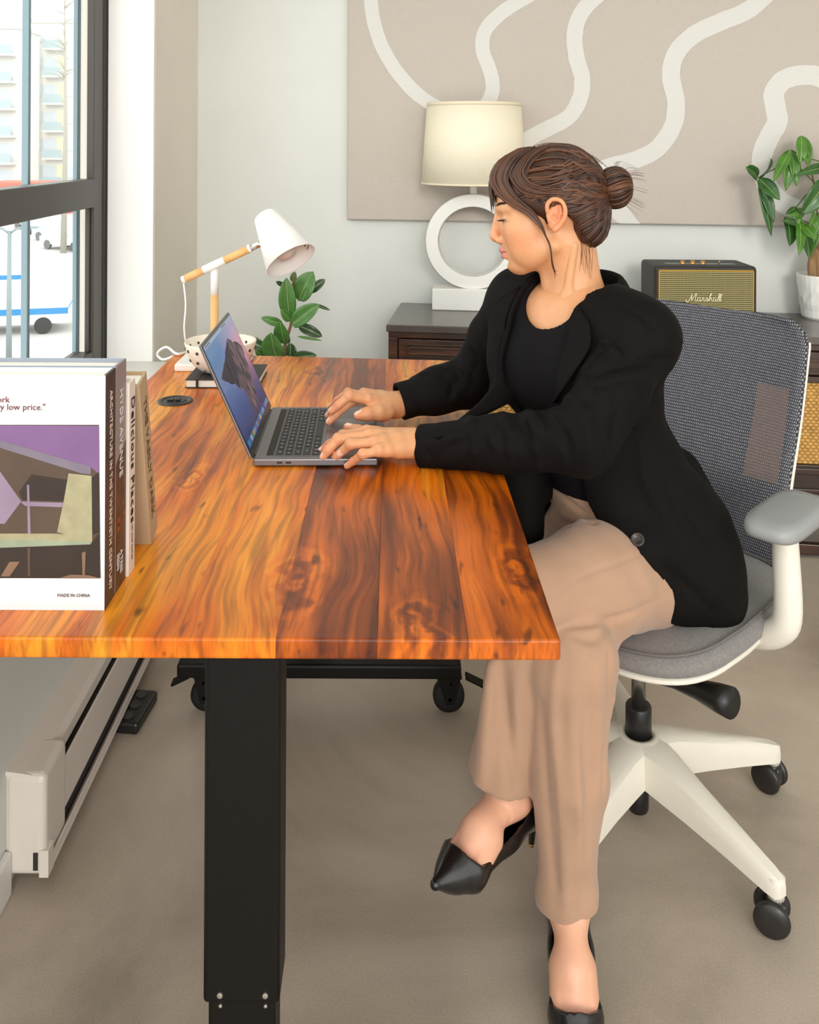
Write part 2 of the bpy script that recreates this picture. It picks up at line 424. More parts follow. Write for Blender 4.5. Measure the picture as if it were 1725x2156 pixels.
# ================================================================== desk
DT = .74
def wood_mat(name, c, scale=1., rough=.3, coat=.5, contrast=1., rnd=True, grain_axis='y', knots=()):
    """c: dark, mid, light, highlight colours"""
    m = bpy.data.materials.new(name); m.use_nodes = True; nt = m.node_tree; N = nt.nodes; L = nt.links
    b = N['Principled BSDF']; b.inputs['Roughness'].default_value = rough; b.inputs['Coat Weight'].default_value = coat; b.inputs['Coat Roughness'].default_value = .22; b.inputs['Specular IOR Level'].default_value = .35
    tc = N.new('ShaderNodeTexCoord'); oi = N.new('ShaderNodeObjectInfo')
    add = N.new('ShaderNodeVectorMath'); add.operation = 'ADD'
    if rnd:
        sc = N.new('ShaderNodeVectorMath'); sc.operation = 'SCALE'; sc.inputs[0].default_value = (3.1, 7.7, 1.3)
        L.new(oi.outputs['Random'], sc.inputs['Scale']); L.new(sc.outputs[0], add.inputs[1])
    L.new(tc.outputs['Object'], add.inputs[0])
    # large swirl that bends the grain around knots
    nz = N.new('ShaderNodeTexNoise'); nz.inputs['Scale'].default_value = 2.3*scale; nz.inputs['Detail'].default_value = 2.0
    L.new(add.outputs[0], nz.inputs[0])
    sw = N.new('ShaderNodeVectorMath'); sw.operation = 'MULTIPLY_ADD'
    sw.inputs[1].default_value = (.10, .05, .03); L.new(nz.outputs['Color'], sw.inputs[0]); L.new(add.outputs[0], sw.inputs[2])
    mp = N.new('ShaderNodeMapping')
    mp.inputs['Scale'].default_value = (1, .05, .22) if grain_axis == 'y' else (.05, 1, 1)
    L.new(sw.outputs[0], mp.inputs[0])
    g1 = N.new('ShaderNodeTexNoise'); g1.inputs['Scale'].default_value = 24*scale; g1.inputs['Detail'].default_value = 7; g1.inputs['Roughness'].default_value = .55; g1.inputs['Distortion'].default_value = .35
    g2 = N.new('ShaderNodeTexNoise'); g2.inputs['Scale'].default_value = 120*scale; g2.inputs['Detail'].default_value = 3; g2.inputs['Distortion'].default_value = .3
    L.new(mp.outputs[0], g1.inputs[0]); L.new(mp.outputs[0], g2.inputs[0])
    big = N.new('ShaderNodeTexNoise'); big.inputs['Scale'].default_value = 3.3*scale; big.inputs['Detail'].default_value = 3
    mp2 = N.new('ShaderNodeMapping'); mp2.inputs['Scale'].default_value = (1, .45, 1) if grain_axis == 'y' else (.45, 1, 1)
    L.new(add.outputs[0], mp2.inputs[0]); L.new(mp2.outputs[0], big.inputs[0])
    kn_val = None
    kz = N.new('ShaderNodeTexNoise'); kz.inputs['Scale'].default_value = 26; kz.inputs['Detail'].default_value = 3; L.new(add.outputs[0], kz.inputs[0])
    for (kx, ky, ks) in knots:
        sb = N.new('ShaderNodeVectorMath'); sb.operation = 'SUBTRACT'; sb.inputs[1].default_value = (kx, ky, DT); L.new(tc.outputs['Object'], sb.inputs[0])
        ns = N.new('ShaderNodeVectorMath'); ns.operation = 'MULTIPLY_ADD'; ns.inputs[1].default_value = (.05, .10, 0); L.new(kz.outputs['Color'], ns.inputs[0]); L.new(sb.outputs[0], ns.inputs[2])
        ms = N.new('ShaderNodeVectorMath'); ms.operation = 'MULTIPLY'; ms.inputs[1].default_value = (1, .42, 0); L.new(ns.outputs[0], ms.inputs[0])
        ln = N.new('ShaderNodeVectorMath'); ln.operation = 'LENGTH'; L.new(ms.outputs[0], ln.inputs[0])
        fo = N.new('ShaderNodeMapRange'); fo.interpolation_type = 'SMOOTHSTEP'; fo.inputs[1].default_value = ks*1.5; fo.inputs[2].default_value = ks*.2; L.new(ln.outputs['Value'], fo.inputs[0])
        sn = N.new('ShaderNodeMath'); sn.operation = 'MULTIPLY'; sn.inputs[1].default_value = 9/ks; L.new(ln.outputs['Value'], sn.inputs[0])
        si = N.new('ShaderNodeMath'); si.operation = 'SINE'; L.new(sn.outputs[0], si.inputs[0])
        am = N.new('ShaderNodeMath'); am.operation = 'MULTIPLY_ADD'; am.inputs[1].default_value = .075; am.inputs[2].default_value = .0; L.new(si.outputs[0], am.inputs[0])
        kv = N.new('ShaderNodeMath'); kv.operation = 'MULTIPLY'; L.new(am.outputs[0], kv.inputs[0]); L.new(fo.outputs[0], kv.inputs[1])
        if kn_val is None: kn_val = kv
        else:
            aa = N.new('ShaderNodeMath'); aa.operation = 'ADD'; L.new(kn_val.outputs[0], aa.inputs[0]); L.new(kv.outputs[0], aa.inputs[1]); kn_val = aa
    m1 = N.new('ShaderNodeMath'); m1.operation = 'MULTIPLY'; m1.inputs[1].default_value = .62; L.new(big.outputs[0], m1.inputs[0])
    m2 = N.new('ShaderNodeMath'); m2.operation = 'MULTIPLY_ADD'; m2.inputs[1].default_value = .56*contrast; L.new(g1.outputs[0], m2.inputs[0]); L.new(m1.outputs[0], m2.inputs[2])
    if rnd:
        m3 = N.new('ShaderNodeMath'); m3.operation = 'MULTIPLY_ADD'; m3.inputs[1].default_value = .16; L.new(oi.outputs['Random'], m3.inputs[0]); L.new(m2.outputs[0], m3.inputs[2])
    else: m3 = m2
    if kn_val is not None:
        m4 = N.new('ShaderNodeMath'); m4.operation = 'ADD'; L.new(m3.outputs[0], m4.inputs[0]); L.new(kn_val.outputs[0], m4.inputs[1]); m3 = m4
    r = N.new('ShaderNodeValToRGB'); e = r.color_ramp.elements
    stops = [(.44, c[0]), (.58, c[1]), (.70, c[2]), (.86, c[3])]
    e[0].position, e[0].color = stops[0][0], (*stops[0][1], 1); e[1].position, e[1].color = stops[3][0], (*stops[3][1], 1)
    for p_, cc in stops[1:3]:
        x = e.new(p_); x.color = (*cc, 1)
    L.new(m3.outputs[0], r.inputs[0])
    fr_ = N.new('ShaderNodeMapRange'); fr_.inputs[1].default_value = .36; fr_.inputs[2].default_value = .56; fr_.inputs[3].default_value = .45; fr_.inputs[4].default_value = 1.08
    L.new(g2.outputs[0], fr_.inputs[0])
    mx = N.new('ShaderNodeMix'); mx.data_type = 'RGBA'; mx.blend_type = 'MULTIPLY'; mx.inputs[0].default_value = .75
    L.new(r.outputs[0], mx.inputs[6]); L.new(fr_.outputs[0], mx.inputs[7])
    # dark pores / flecks
    vo = N.new('ShaderNodeTexNoise'); vo.inputs['Scale'].default_value = 60*scale; vo.inputs['Detail'].default_value = 1
    mp3 = N.new('ShaderNodeMapping'); mp3.inputs['Scale'].default_value = (1, .25, 1) if grain_axis == 'y' else (.25, 1, 1)
    L.new(add.outputs[0], mp3.inputs[0]); L.new(mp3.outputs[0], vo.inputs[0])
    pr = N.new('ShaderNodeMapRange'); pr.inputs[1].default_value = .22; pr.inputs[2].default_value = .31; pr.inputs[3].default_value = .3; pr.inputs[4].default_value = 1
    L.new(vo.outputs[0], pr.inputs[0])
    mx2 = N.new('ShaderNodeMix'); mx2.data_type = 'RGBA'; mx2.blend_type = 'MULTIPLY'; mx2.inputs[0].default_value = 1
    L.new(mx.outputs[2], mx2.inputs[6]); L.new(pr.outputs[0], mx2.inputs[7]); L.new(mx2.outputs[2], b.inputs['Base Color'])
    bp = N.new('ShaderNodeBump'); bp.inputs['Strength'].default_value = .06; bp.inputs['Distance'].default_value = .001
    L.new(g2.outputs[0], bp.inputs['Height']); L.new(bp.outputs[0], b.inputs['Normal'])
    return m
M_desk = wood_mat('sheesham_wood', [rgb(56, 20, 6), rgb(128, 56, 8), rgb(206, 100, 8), rgb(240, 156, 36)], rough=.33, coat=.14, knots=[(*PZ(px_, py_, DT).xy, r_) for px_, py_, r_ in ((672, 1185, .038), (925, 1275, .030), (445, 985, .026), (1120, 1165, .034), (690, 770, .03))])
DT = .74                                  # desk top level
DX0, DX1, DY0, DY1 = -.568, .1905, 1.004, 2.32
TH = .0235
desk = empty('standing_desk', (0, 0, 0)); tag(desk, 'glossy sheesham wood standing desk with black steel legs on castors', 'desk')
edges = [DX0, -.455, -.35, -.238, -.127, -.0135, .088, DX1]
for i in range(len(edges)-1):
    a, b = edges[i], edges[i+1]
    bm = NB()
    box(bm, (a, DY0, DT-TH), (b, DY1, DT))
    for v in bm.verts:
        if v.co.y > 2: v.co.y -= .085*v.co.x      # the far end runs parallel to the wall
    bm.edges.ensure_lookup_table()
    def outer(e):
        c = (e.verts[0].co+e.verts[1].co)/2
        return abs(c.y-DY0) < .001 or c.y > 2.2 or (i == 0 and abs(c.x-DX0) < .001) or (i == len(edges)-2 and abs(c.x-DX1) < .001)
    oe = [e for e in bm.edges if outer(e) and not (abs(e.verts[0].co.z-e.verts[1].co.z) > .01 and not ((i == 0 and abs(e.verts[0].co.x-DX0) < .001) or (i == len(edges)-2 and abs(e.verts[0].co.x-DX1) < .001)))]
    bmesh.ops.bevel(bm, geom=oe, offset=.003, segments=3, profile=.5, affect='EDGES')
    inner = [e for e in bm.edges if abs(e.verts[0].co.z-DT) < 1e-4 and abs(e.verts[1].co.z-DT) < 1e-4 and abs(e.verts[0].co.y-e.verts[1].co.y) > .5]
    bmesh.ops.bevel(bm, geom=inner, offset=.0006, segments=1, profile=.5, affect='EDGES')
    obj('plank', bm, M_desk, desk)
M_steel = mat('black_powder_coat', rgb(20, 18, 16), .45, spec=.18, bump=(400, .08))
M_bolt = mat('bolt_steel', rgb(205, 200, 190), .3, metal=.9)
def dbox(name, lo, hi, m=M_steel, bev=.003, par=desk, seg=2):
    bm = NB(); box(bm, lo, hi, bevel=bev, seg=seg); return obj(name, bm, m, par)
LX = P(512, 1500, 1.12).x
lw = .0475
dbox('leg_column', (LX-lw, 1.115, .226), (LX+lw, 1.18, DT-TH-.012), bev=.006, seg=3)
dbox('leg_inner', (LX-lw+.006, 1.119, .10), (LX+lw-.006, 1.176, .23), bev=.004)
for sx in (-.026, .030):
    for z, r in ((.239, .0035), (.2225, .0022)):
        bm = NB(); lathe(bm, [(0, 0), (r, 0), (r, .002), (0, .0025)], 12, Matrix.Translation((LX+sx, 1.1150 if z > .23 else 1.1190, z)) @ Matrix.Rotation(PI/2, 4, 'X')); obj('bolt', bm, M_bolt, desk)
FARY = 2.06
dbox('leg_column', (LX-lw, FARY-.03, .16), (LX+lw, FARY+.035, DT-TH-.012), bev=.006, seg=3)
dbox('cross_beam', (LX-.03, 1.15, DT-TH-.055), (LX+.03, FARY, DT-TH-.015))
dbox('top_rail', (LX-.30, 1.13, DT-TH-.03), (LX+.30, 1.17, DT-TH))
dbox('top_rail', (LX-.30, FARY-.02, DT-TH-.03), (LX+.30, FARY+.02, DT-TH))
dbox('foot', (-.42, 1.10, .093), (.14, 1.19, .125), bev=.006)
fx0, fx1 = P(372, 1400, FARY-.04).x, P(972, 1400, FARY-.04).x
dbox('foot', (fx0, FARY-.042, .093), (fx1, FARY+.042, .125), bev=.006)
def caster(x, y, brake_dir):
    e = NB()
    box(e, (-.028, -.026, .085), (.028, .026, .093), bevel=.001)                      # plate
    for sy in (-1, 1):
        prism(e, [(-.028, sy*.019, .086), (.026, sy*.019, .086), (.012, sy*.019, .025), (-.006, sy*.019, .025)], (0, sy*.003, 0))
    c = obj('castor', e, M_steel, desk); c.location = (x, y, 0)
    if brake_dir < 0: c.rotation_euler.z = PI
    e = NB(); lathe(e, [(.008, -.013), (.026, -.013), (.0355, -.010), (.0365, 0), (.0355, .010), (.026, .013), (.008, .013)], 28, Matrix.Translation((0, 0, .0365)) @ Matrix.Rotation(PI/2, 4, 'X')); obj('wheel', e, mat('black_rubber', rgb(20, 20, 20), .55), c, True)
    e = NB(); box(e, (.012, -.014, .060), (.058, .014, .066), mtx=Matrix.Translation((.0, 0, .028)) @ Matrix.Rotation(.45, 4, 'Y'), bevel=.002); obj('brake_pedal', e, M_steel, c)
    for sy in (-1, 1):
        e = NB(); lathe(e, [(0, 0), (.0045, 0), (.0045, .003), (0, .004)], 8, Matrix.Translation((.002, sy*.022, .037)) @ Matrix.Rotation(PI/2*sy, 4, 'X')); obj('axle_bolt', e, M_bolt, c)
        e = NB(); lathe(e, [(0, 0), (.0032, 0), (.0032, .002), (0, .003)], 8, Matrix.Translation((.004, sy*.022, .072)) @ Matrix.Rotation(PI/2*sy, 4, 'X')); obj('axle_bolt', e, M_bolt, c)
caster(P(436, 1450, FARY).x, FARY, -1); caster(P(945, 1450, FARY).x, FARY, 1)
caster(-.38, 1.145, -1); caster(.10, 1.145, 1)
# grommet for cables and the lift control pad let into the top
g = empty('cable_grommet', PZ(369, 845, DT)); tag(g, 'round black cable grommet set into the desk beside the notebook', 'grommet')
bm = NB(); lathe(bm, [(0, .001), (.028, .001), (.029, .0035), (.036, .003), (.038, 0)], 36); obj('ring', bm, mat('grommet_black', rgb(44, 40, 37), .35), g, True)
bm = NB(); lathe(bm, [(0, .0035), (.022, .0035), (.024, .0015)], 30); box(bm, (-.014, -.012, .003), (-.002, .002, .007), bevel=.001); box(bm, (.002, -.010, .003), (.012, .004, .007), bevel=.001); obj('cap', bm, M_blk, g)
cp = empty('desk_control_pad', PZ(958, 772, DT)); tag(cp, 'small grey control pad on the far corner of the desk', 'control pad')
bm = NB(); box(bm, (-.035, -.016, 0), (.035, .016, .006), bevel=.002); obj('pad_body', bm, mat('pad_grey', rgb(112, 118, 112), .4), cp)
for i in range(3):
    bm = NB(); box(bm, (-.026+.02*i, -.007, .006), (-.012+.02*i, .007, .0075), bevel=.0005); obj('pad_button', bm, mat('pad_button', rgb(150, 155, 148), .4), cp)

# ================================================================== laptop
M_alu = mat('space_grey_aluminium', rgb(122, 118, 120), .38, metal=.75)
M_key = mat('key_black', rgb(30, 29, 30), .5)
M_leg = mat('key_legend', rgb(205, 205, 205), .5)
LW, LD = .304, .212
lap = empty('laptop', (-.022, 1.540, DT), math.radians(1.5)); tag(lap, 'open grey laptop with a coastal rock wallpaper on the desk', 'laptop')
# local: x from -LD (hinge) to 0 (front edge), y from 0 (near the camera) to LW
bm = NB(); box(bm, (-LD, 0, .0015), (0, LW, .0150), bevel=.0028, seg=3); obj('base', bm, M_alu, lap)
bm = NB(); box(bm, (-.1785, .012, .0148), (-.0985, LW-.012, .0154)); deck = obj('keyboard_well', bm, mat('well_grey', rgb(88, 86, 86), .5), lap)
bm = NB(); box(bm, (-.1915, .018, .0148), (-.1795, LW-.018, .0158)); obj('touch_bar', bm, mat('touch_bar', rgb(52, 50, 42), .6, spec=.2), lap)
bm = NB(); box(bm, (-.090, LW/2-.067, .0148), (-.006, LW/2+.067, .0152), bevel=.0001); obj('trackpad', bm, mat('trackpad_grey', rgb(128, 122, 124), .3, metal=.6), lap)
bm = NB()
for (a, b) in (((-.0908, LW/2-.068), (-.0052, LW/2-.067)), ((-.0908, LW/2+.067), (-.0052, LW/2+.068)), ((-.0908, LW/2-.068), (-.0900, LW/2+.068)), ((-.006, LW/2-.068), (-.0052, LW/2+.068))):
    box(bm, (a[0], a[1], .0149), (b[0], b[1], .0153))
obj('trackpad_edge', bm, mat('trackpad_edge', rgb(170, 165, 165), .3, metal=.6), lap)
rows = [(-.1765, .0145, [1]*13+[1.55]), (-.1610, .0145, [1.55]+[1]*13), (-.1455, .0145, [1.8]+[1]*11+[1.8]), (-.1300, .0145, [2.3]+[1]*10+[2.3]), (-.1145, .0145, [1, 1, 1, 1.25, 5.2, 1.25, 1, .95, .95, .95])]
KM = {}
for (x, hh, ws) in rows:
    tot = sum(ws); y = LW-.016; wid = LW-.032
    for k, u in enumerate(ws):                  # the left of the keyboard lies away from the camera
        kw = wid*u/tot - .0022
        key = (round(kw, 4), hh)
        if key not in KM:
            e = NB(); box(e, (-hh/2+.001, -kw/2, 0), (hh/2-.001, kw/2, .0012), bevel=.0007, seg=1)
            me = bpy.data.meshes.new('key'); bmesh.ops.recalc_face_normals(e, faces=e.faces); e.to_mesh(me); e.free(); me.materials.append(M_key); KM[key] = me
        o = bpy.data.objects.new('key', KM[key]); COL.objects.link(o); o.parent = lap
        o.location = (x+hh/2, y-kw/2-.0011, .0152)
        y -= wid*u/tot
        if u < 5:
            e = NB(); box(e, (-.0016, -.0010, .0012), (.0014, .0010, .00128)); l_ = obj('legend', e, M_leg, o)
for yy in (.045, .060):
    bm = NB(); box(bm, (-LD+yy-.0045, -.0004, .0065), (-LD+yy+.0045, .0004, .0097), bevel=.0003); obj('port', bm, mat('port_dark', rgb(20, 20, 20), .5), lap)
bm = NB(); tube(bm, [(-LD-.001, .02, .013), (-LD-.001, LW-.02, .013)], .0042, 12); obj('hinge', bm, M_blk, lap)
# lid
lid_t = math.radians(24.5)
LM = frame((-LD-.0015, 0, .0155), (0, 1, 0), (-math.sin(lid_t), 0, math.cos(lid_t)))   # local x = along width, z = up the lid, y = towards the back
nb = LM.to_3x3() @ Vector((0, 1, 0))
sgn = 1 if nb.x < 0 else -1               # make sure the back lies away from the sitter
def lbox(name, x0, x1, z0, z1, y0, y1, m, par=lap, bev=0., mi=None):
    bm = NB(); box(bm, (x0, min(y0*sgn, y1*sgn), z0), (x1, max(y0*sgn, y1*sgn), z1), bevel=bev)
    o = obj(name, bm, m, par); o.matrix_local = LM; return o
lbox('lid', 0, LW, .0, LD, 0, .0048, M_alu, bev=.0018)
lbox('bezel', .0012, LW-.0012, .002, LD-.0012, -.0006, .0003, mat('bezel_black', rgb(16, 15, 17), .2), bev=.0002)
# the picture on the screen, flat and lit from within
def screen_mat():
    m = bpy.data.materials.new('screen_sky'); m.use_nodes = True; nt = m.node_tree; N = nt.nodes; L = nt.links
    b = N['Principled BSDF']; tc = N.new('ShaderNodeTexCoord'); sp = N.new('ShaderNodeSeparateXYZ')
    L.new(tc.outputs['Object'], sp.inputs[0])
    def ramp(stops, src):
        r = N.new('ShaderNodeValToRGB'); e = r.color_ramp.elements
        e[0].position, e[0].color = stops[0][0], (*stops[0][1], 1); e[1].position, e[1].color = stops[-1][0], (*stops[-1][1], 1)
        for p_, c_ in stops[1:-1]: e.new(p_).color = (*c_, 1)
        L.new(src, r.inputs[0]); return r
    fz = N.new('ShaderNodeMapRange'); fz.inputs[1].default_value = .012; fz.inputs[2].default_value = .205; L.new(sp.outputs[2], fz.inputs[0])
    fx = N.new('ShaderNodeMapRange'); fx.inputs[1].default_value = 0; fx.inputs[2].default_value = LW; L.new(sp.outputs[0], fx.inputs[0])
    nz = N.new('ShaderNodeTexNoise'); nz.inputs['Scale'].default_value = 16; nz.inputs['Detail'].default_value = 4; nz.inputs['Distortion'].default_value = 1.0
    mp = N.new('ShaderNodeMapping'); mp.inputs['Scale'].default_value = (1, 1, 3); L.new(tc.outputs['Object'], mp.inputs[0]); L.new(mp.outputs[0], nz.inputs[0])
    fm = N.new('ShaderNodeMath'); fm.operation = 'MULTIPLY_ADD'; fm.inputs[1].default_value = .16; L.new(nz.outputs[0], fm.inputs[0]); L.new(fz.outputs[0], fm.inputs[2])
    left = ramp([(.05, rgb(28, 44, 92)), (.40, rgb(52, 84, 150)), (.56, rgb(84, 110, 172)), (.72, rgb(120, 138, 184)), (.90, rgb(86, 138, 190)), (1.0, rgb(110, 150, 196))], fm.outputs[0])
    right = ramp([(.05, rgb(30, 36, 82)), (.35, rgb(86, 72, 122)), (.5, rgb(156, 94, 132)), (.66, rgb(222, 140, 160)), (.84, rgb(226, 168, 190)), (1.0, rgb(190, 176, 210))], fm.outputs[0])
    mx = N.new('ShaderNodeMix'); mx.data_type = 'RGBA'
    f2 = N.new('ShaderNodeMapRange'); f2.inputs[1].default_value = .35; f2.inputs[2].default_value = .85; L.new(fx.outputs[0], f2.inputs[0]); L.new(f2.outputs[0], mx.inputs[0])
    L.new(left.outputs[0], mx.inputs[6]); L.new(right.outputs[0], mx.inputs[7])
    b.inputs['Base Color'].default_value = (.01, .01, .01, 1); b.inputs['Roughness'].default_value = .25; b.inputs['Specular IOR Level'].default_value = .08
    L.new(mx.outputs[2], b.inputs['Emission Color']); b.inputs['Emission Strength'].default_value = .27
    return m
def emi(name, c, s=.27, noise=None):
    m = mat(name, (.01, .01, .01), .4, spec=.08)
    b = m.node_tree.nodes['Principled BSDF']; b.inputs['Emission Color'].default_value = (*c, 1); b.inputs['Emission Strength'].default_value = s
    if noise:
        N = m.node_tree.nodes; L = m.node_tree.links
        tc = N.new('ShaderNodeTexCoord'); t = N.new('ShaderNodeTexNoise'); t.inputs['Scale'].default_value = noise[0]; t.inputs['Detail'].default_value = 6
        mp = N.new('ShaderNodeMapping'); mp.inputs['Scale'].default_value = (1, 1, .5); mp.inputs['Rotation'].default_value = (0, .5, 0)
        L.new(tc.outputs['Object'], mp.inputs[0]); L.new(mp.outputs[0], t.inputs[0])
        r = N.new('ShaderNodeValToRGB'); e = r.color_ramp.elements; e[0].position = .36; e[1].position = .64
        e[0].color = (*noise[1], 1); e[1].color = (*noise[2], 1); L.new(t.outputs[0], r.inputs[0]); L.new(r.outputs[0], b.inputs['Emission Color'])
    return m
scr = lbox('screen', .005, LW-.005, .012, LD-.006, -.0009, -.0006, screen_mat())
# rock outline in screen coordinates; u from the camera-far (left) side for the sitter -> local x grows away from the camera
def scr_poly(name, pts, m, off, par=scr):
    # pts: (u, v) with u from the camera side (0) to the far side (1), v from the bottom up
    X0, X1, Z0, Z1 = .005, LW-.005, .012, LD-.006
    bm = NB(); vs = [bm.verts.new((X0+(X1-X0)*u, sgn*(-.0009-off), Z0+(Z1-Z0)*v)) for u, v in pts]
    bm.faces.new(vs)
    bmesh.ops.triangulate(bm, faces=bm.faces)
    o = obj(name, bm, m, par); return o
rk = random.Random(3)
def jag(pts, amp=.012, sub=3):
    out = []
    for i in range(len(pts)):
        a = pts[i]; b = pts[(i+1) % len(pts)]
        for k in range(sub):
            t = k/sub; out.append((a[0]+(b[0]-a[0])*t+(rk.uniform(-amp, amp) if k else 0), a[1]+(b[1]-a[1])*t+(rk.uniform(-amp, amp) if k else 0)))
    return out
M_rock = emi('screen_rock', rgb(90, 70, 80), .27, (70, rgb(40, 30, 42), rgb(150, 118, 124)))
M_rockd = emi('screen_rock_shade', rgb(44, 34, 50), .27, (60, rgb(24, 20, 36), rgb(74, 58, 70)))
M_bar = emi('screen_bar', rgb(188, 200, 220), .27)
main = [(.08, .66), (.20, .70), (.32, .73), (.44, .80), (.55, .83), (.65, .86), (.72, .80), (.82, .76), (.93, .66), (.92, .60), (.86, .57), (.88, .48), (.84, .40), (.78, .33), (.76, .24), (.68, .17), (.58, .12), (.50, .10), (.54, .18), (.56, .26), (.50, .33), (.48, .40), (.40, .42), (.34, .50), (.26, .53), (.16, .60)]
scr_poly('wallpaper_rock', jag(main), M_rock, .0002)
scr_poly('wallpaper_rock', jag([(.08, .66), (.32, .73), (.55, .83), (.60, .84), (.52, .70), (.54, .58), (.44, .50), (.40, .42), (.34, .50), (.26, .53), (.16, .60)], .01), M_rockd, .0003)
for (u, v, s) in ((.49, .088, .010), (.46, .092, .008)):
    scr_poly('wallpaper_rock', [(u-s, v-s), (u+s, v-s*.8), (u+s*.7, v+s), (u-s*.6, v+s*1.2)], M_rock, .0002)
scr_poly('menu_bar', [(0, .965), (1, .965), (1, 1), (0, 1)], M_bar, .0002)
for k in range(14):
    u = .03+k*.022+(.42 if k > 6 else 0)*(1 if k > 6 else 0)
    if u > .97: break
    scr_poly('menu_mark', [(u, .975), (u+.013, .975), (u+.013, .990), (u, .990)], M_blk, .0003)
dockc = [(70, 150, 190), (60, 110, 170), (190, 190, 200), (90, 160, 120), (210, 160, 90), (120, 170, 210), (150, 90, 150), (80, 180, 180), (190, 90, 100), (100, 120, 190), (210, 200, 140), (60, 150, 160), (170, 130, 190), (110, 190, 220), (80, 90, 160), (200, 120, 160), (90, 170, 200), (160, 170, 180)]
scr_poly('dock', [(.015, .012), (.985, .012), (.985, .075), (.015, .075)], emi('dock_strip', rgb(70, 100, 140), .27), .0002)
for k, c_ in enumerate(dockc):
    u = .03+k*.0525
    scr_poly('dock_icon', [(u, .022), (u+.040, .022), (u+.040, .066), (u, .066)], emi('icon_%d' % k, rgb(*c_), .27), .0004)
# ================================================================== books at the near corner
M_page = mat('book_pages', rgb(236, 230, 218), .8, noise=(400, .06, (1, 1, 1)))
BX = -.336                                # plane of the spines
def book(name, label, y0, y1, h, wdt, cover, xs=BX, cov_t=.003, spine_m=None):
    e = empty(name, (xs, (y0+y1)/2, DT)); tag(e, label, 'book', 'books standing on the desk')
    t = (y1-y0)/2
    # local: x from -wdt to 0 (spine), y -t (towards the camera) .. t
    bm = NB(); box(bm, (-wdt, -t, 0), (0, -t+cov_t, h), bevel=.0006); obj('front_cover', bm, cover, e)
    bm = NB(); box(bm, (-wdt, t-cov_t, 0), (0, t, h), bevel=.0006); obj('back_cover', bm, cover, e)
    bm = NB(); box(bm, (-cov_t, -t+.0003, 0), (.0006, t-.0003, h), bevel=.0006); obj('spine', bm, spine_m or cover, e)
    bm = NB(); box(bm, (-wdt+.004, -t+cov_t, .004), (-cov_t, t-cov_t, h-.005)); obj('pages', bm, M_page, e)
    return e
M_bw = mat('cover_white', rgb(222, 221, 224), .35, coat=.3)
M_sp1 = mat('spine_brown', rgb(58, 44, 40), .4)
M_sp2 = mat('cover_bluegrey', rgb(150, 158, 172), .4)
b1 = book('architecture_book', 'large white book with a purple house photograph on its cover', 1.062, 1.100, .277, .25, M_bw, spine_m=M_sp1)
def spine_text(e, s, size, m, y, z, sx=1., spacing=1.):
    # reads downwards on the spine (facing +x)
    M = Matrix.Translation((.0012, y, z)) @ Matrix(((0, 0, 1, 0), (0, 1, 0, 0), (-1, 0, 0, 0), (0, 0, 0, 1)))
    text('spine_lettering', s, size, m, e, M, sx=sx, spacing=spacing)
M_gold = mat('lettering_pale', rgb(214, 190, 176), .5)
spine_text(b1, 'ARCHITECTURE IN THE TWENTIETH CENTURY', .0125, M_gold, -.0042, .255, sx=.90)
# printed front of book 1
M_p = {k: mat('print_'+k, rgb(*[v_*.84 for v_ in c]), .5, spec=.3, noise=(n, .12)) for k, c, n in (('purple', (142, 104, 152), 14), ('slate', (138, 126, 140), 20), ('brown', (100, 80, 66), 14), ('dark', (62, 50, 42), 18), ('cream', (188, 178, 140), 60), ('sage', (168, 178, 150), 30), ('lilac', (166, 142, 164), 14), ('tan', (150, 116, 92), 14))}
fy = -.0196
def cov(px, py):                          # a pixel of the cover -> local cover coordinates
    p = P(px, py, 1.062); return (p.x-BX, p.z-DT)
def covpoly(pts, k, off):
    bm = NB(); vs = [bm.verts.new((*[(lambda q: (q[0], fy-.0003-off*.00015, q[1]))(cov(*p))][0],)) for p in pts]
    bm.faces.new(vs); return obj('cover_print', bm, M_p[k], b1)
Z3 = lambda pts: [(x/3.717, 740+y/3.717) for x, y in pts]
covpoly([(-60, 894), (209, 894), (212, 1217), (-60, 1216)], 'brown', 1)
covpoly(Z3([(-220, 575), (777, 580), (780, 960), (715, 900), (0, 690), (-220, 620)]), 'purple', 2)
covpoly(Z3([(-220, 620), (0, 690), (715, 900), (712, 960), (640, 950), (0, 750), (-220, 680)]), 'slate', 3)
covpoly(Z3([(-220, 860), (0, 930), (170, 1170), (40, 1345), (-220, 1340)]), 'lilac', 3)
covpoly(Z3([(160, 1170), (500, 1180), (490, 1215), (200, 1205)]), 'lilac', 3)
covpoly(Z3([(250, 960), (530, 1000), (500, 1170), (180, 1160), (150, 1100)]), 'dark', 2)
covpoly(Z3([(215, 1040), (232, 1040), (245, 1440), (222, 1440)]), 'lilac', 4)
covpoly(Z3([(540, 950), (720, 970), (725, 1450), (560, 1440), (450, 1410), (500, 1180)]), 'cream', 4)
covpoly(Z3([(-220, 1420), (450, 1420), (725, 1450), (725, 1480), (-220, 1465)]), 'cream', 5)
covpoly(Z3([(-220, 1465), (725, 1480), (712, 1505), (-220, 1540)]), 'sage', 5)
covpoly(Z3([(-220, 1545), (710, 1508), (780, 1420), (790, 1770), (-220, 1770)]), 'dark', 3)
covpoly(Z3([(715, 990), (775, 940), (785, 1410), (728, 1430)]), 'dark', 3)
covpoly(Z3([(80, 1640), (160, 1640), (80, 1755), (10, 1755)]), 'tan', 6)
covpoly(Z3([(645, 1570), (675, 1560), (668, 1745), (650, 1745)]), 'tan', 6)
covpoly(Z3([(218, 1530), (242, 1530), (242, 1755), (222, 1755)]), 'brown', 6)
covpoly(Z3([(470, 1765), (560, 1740), (700, 1745), (788, 1768)]), 'tan', 7)
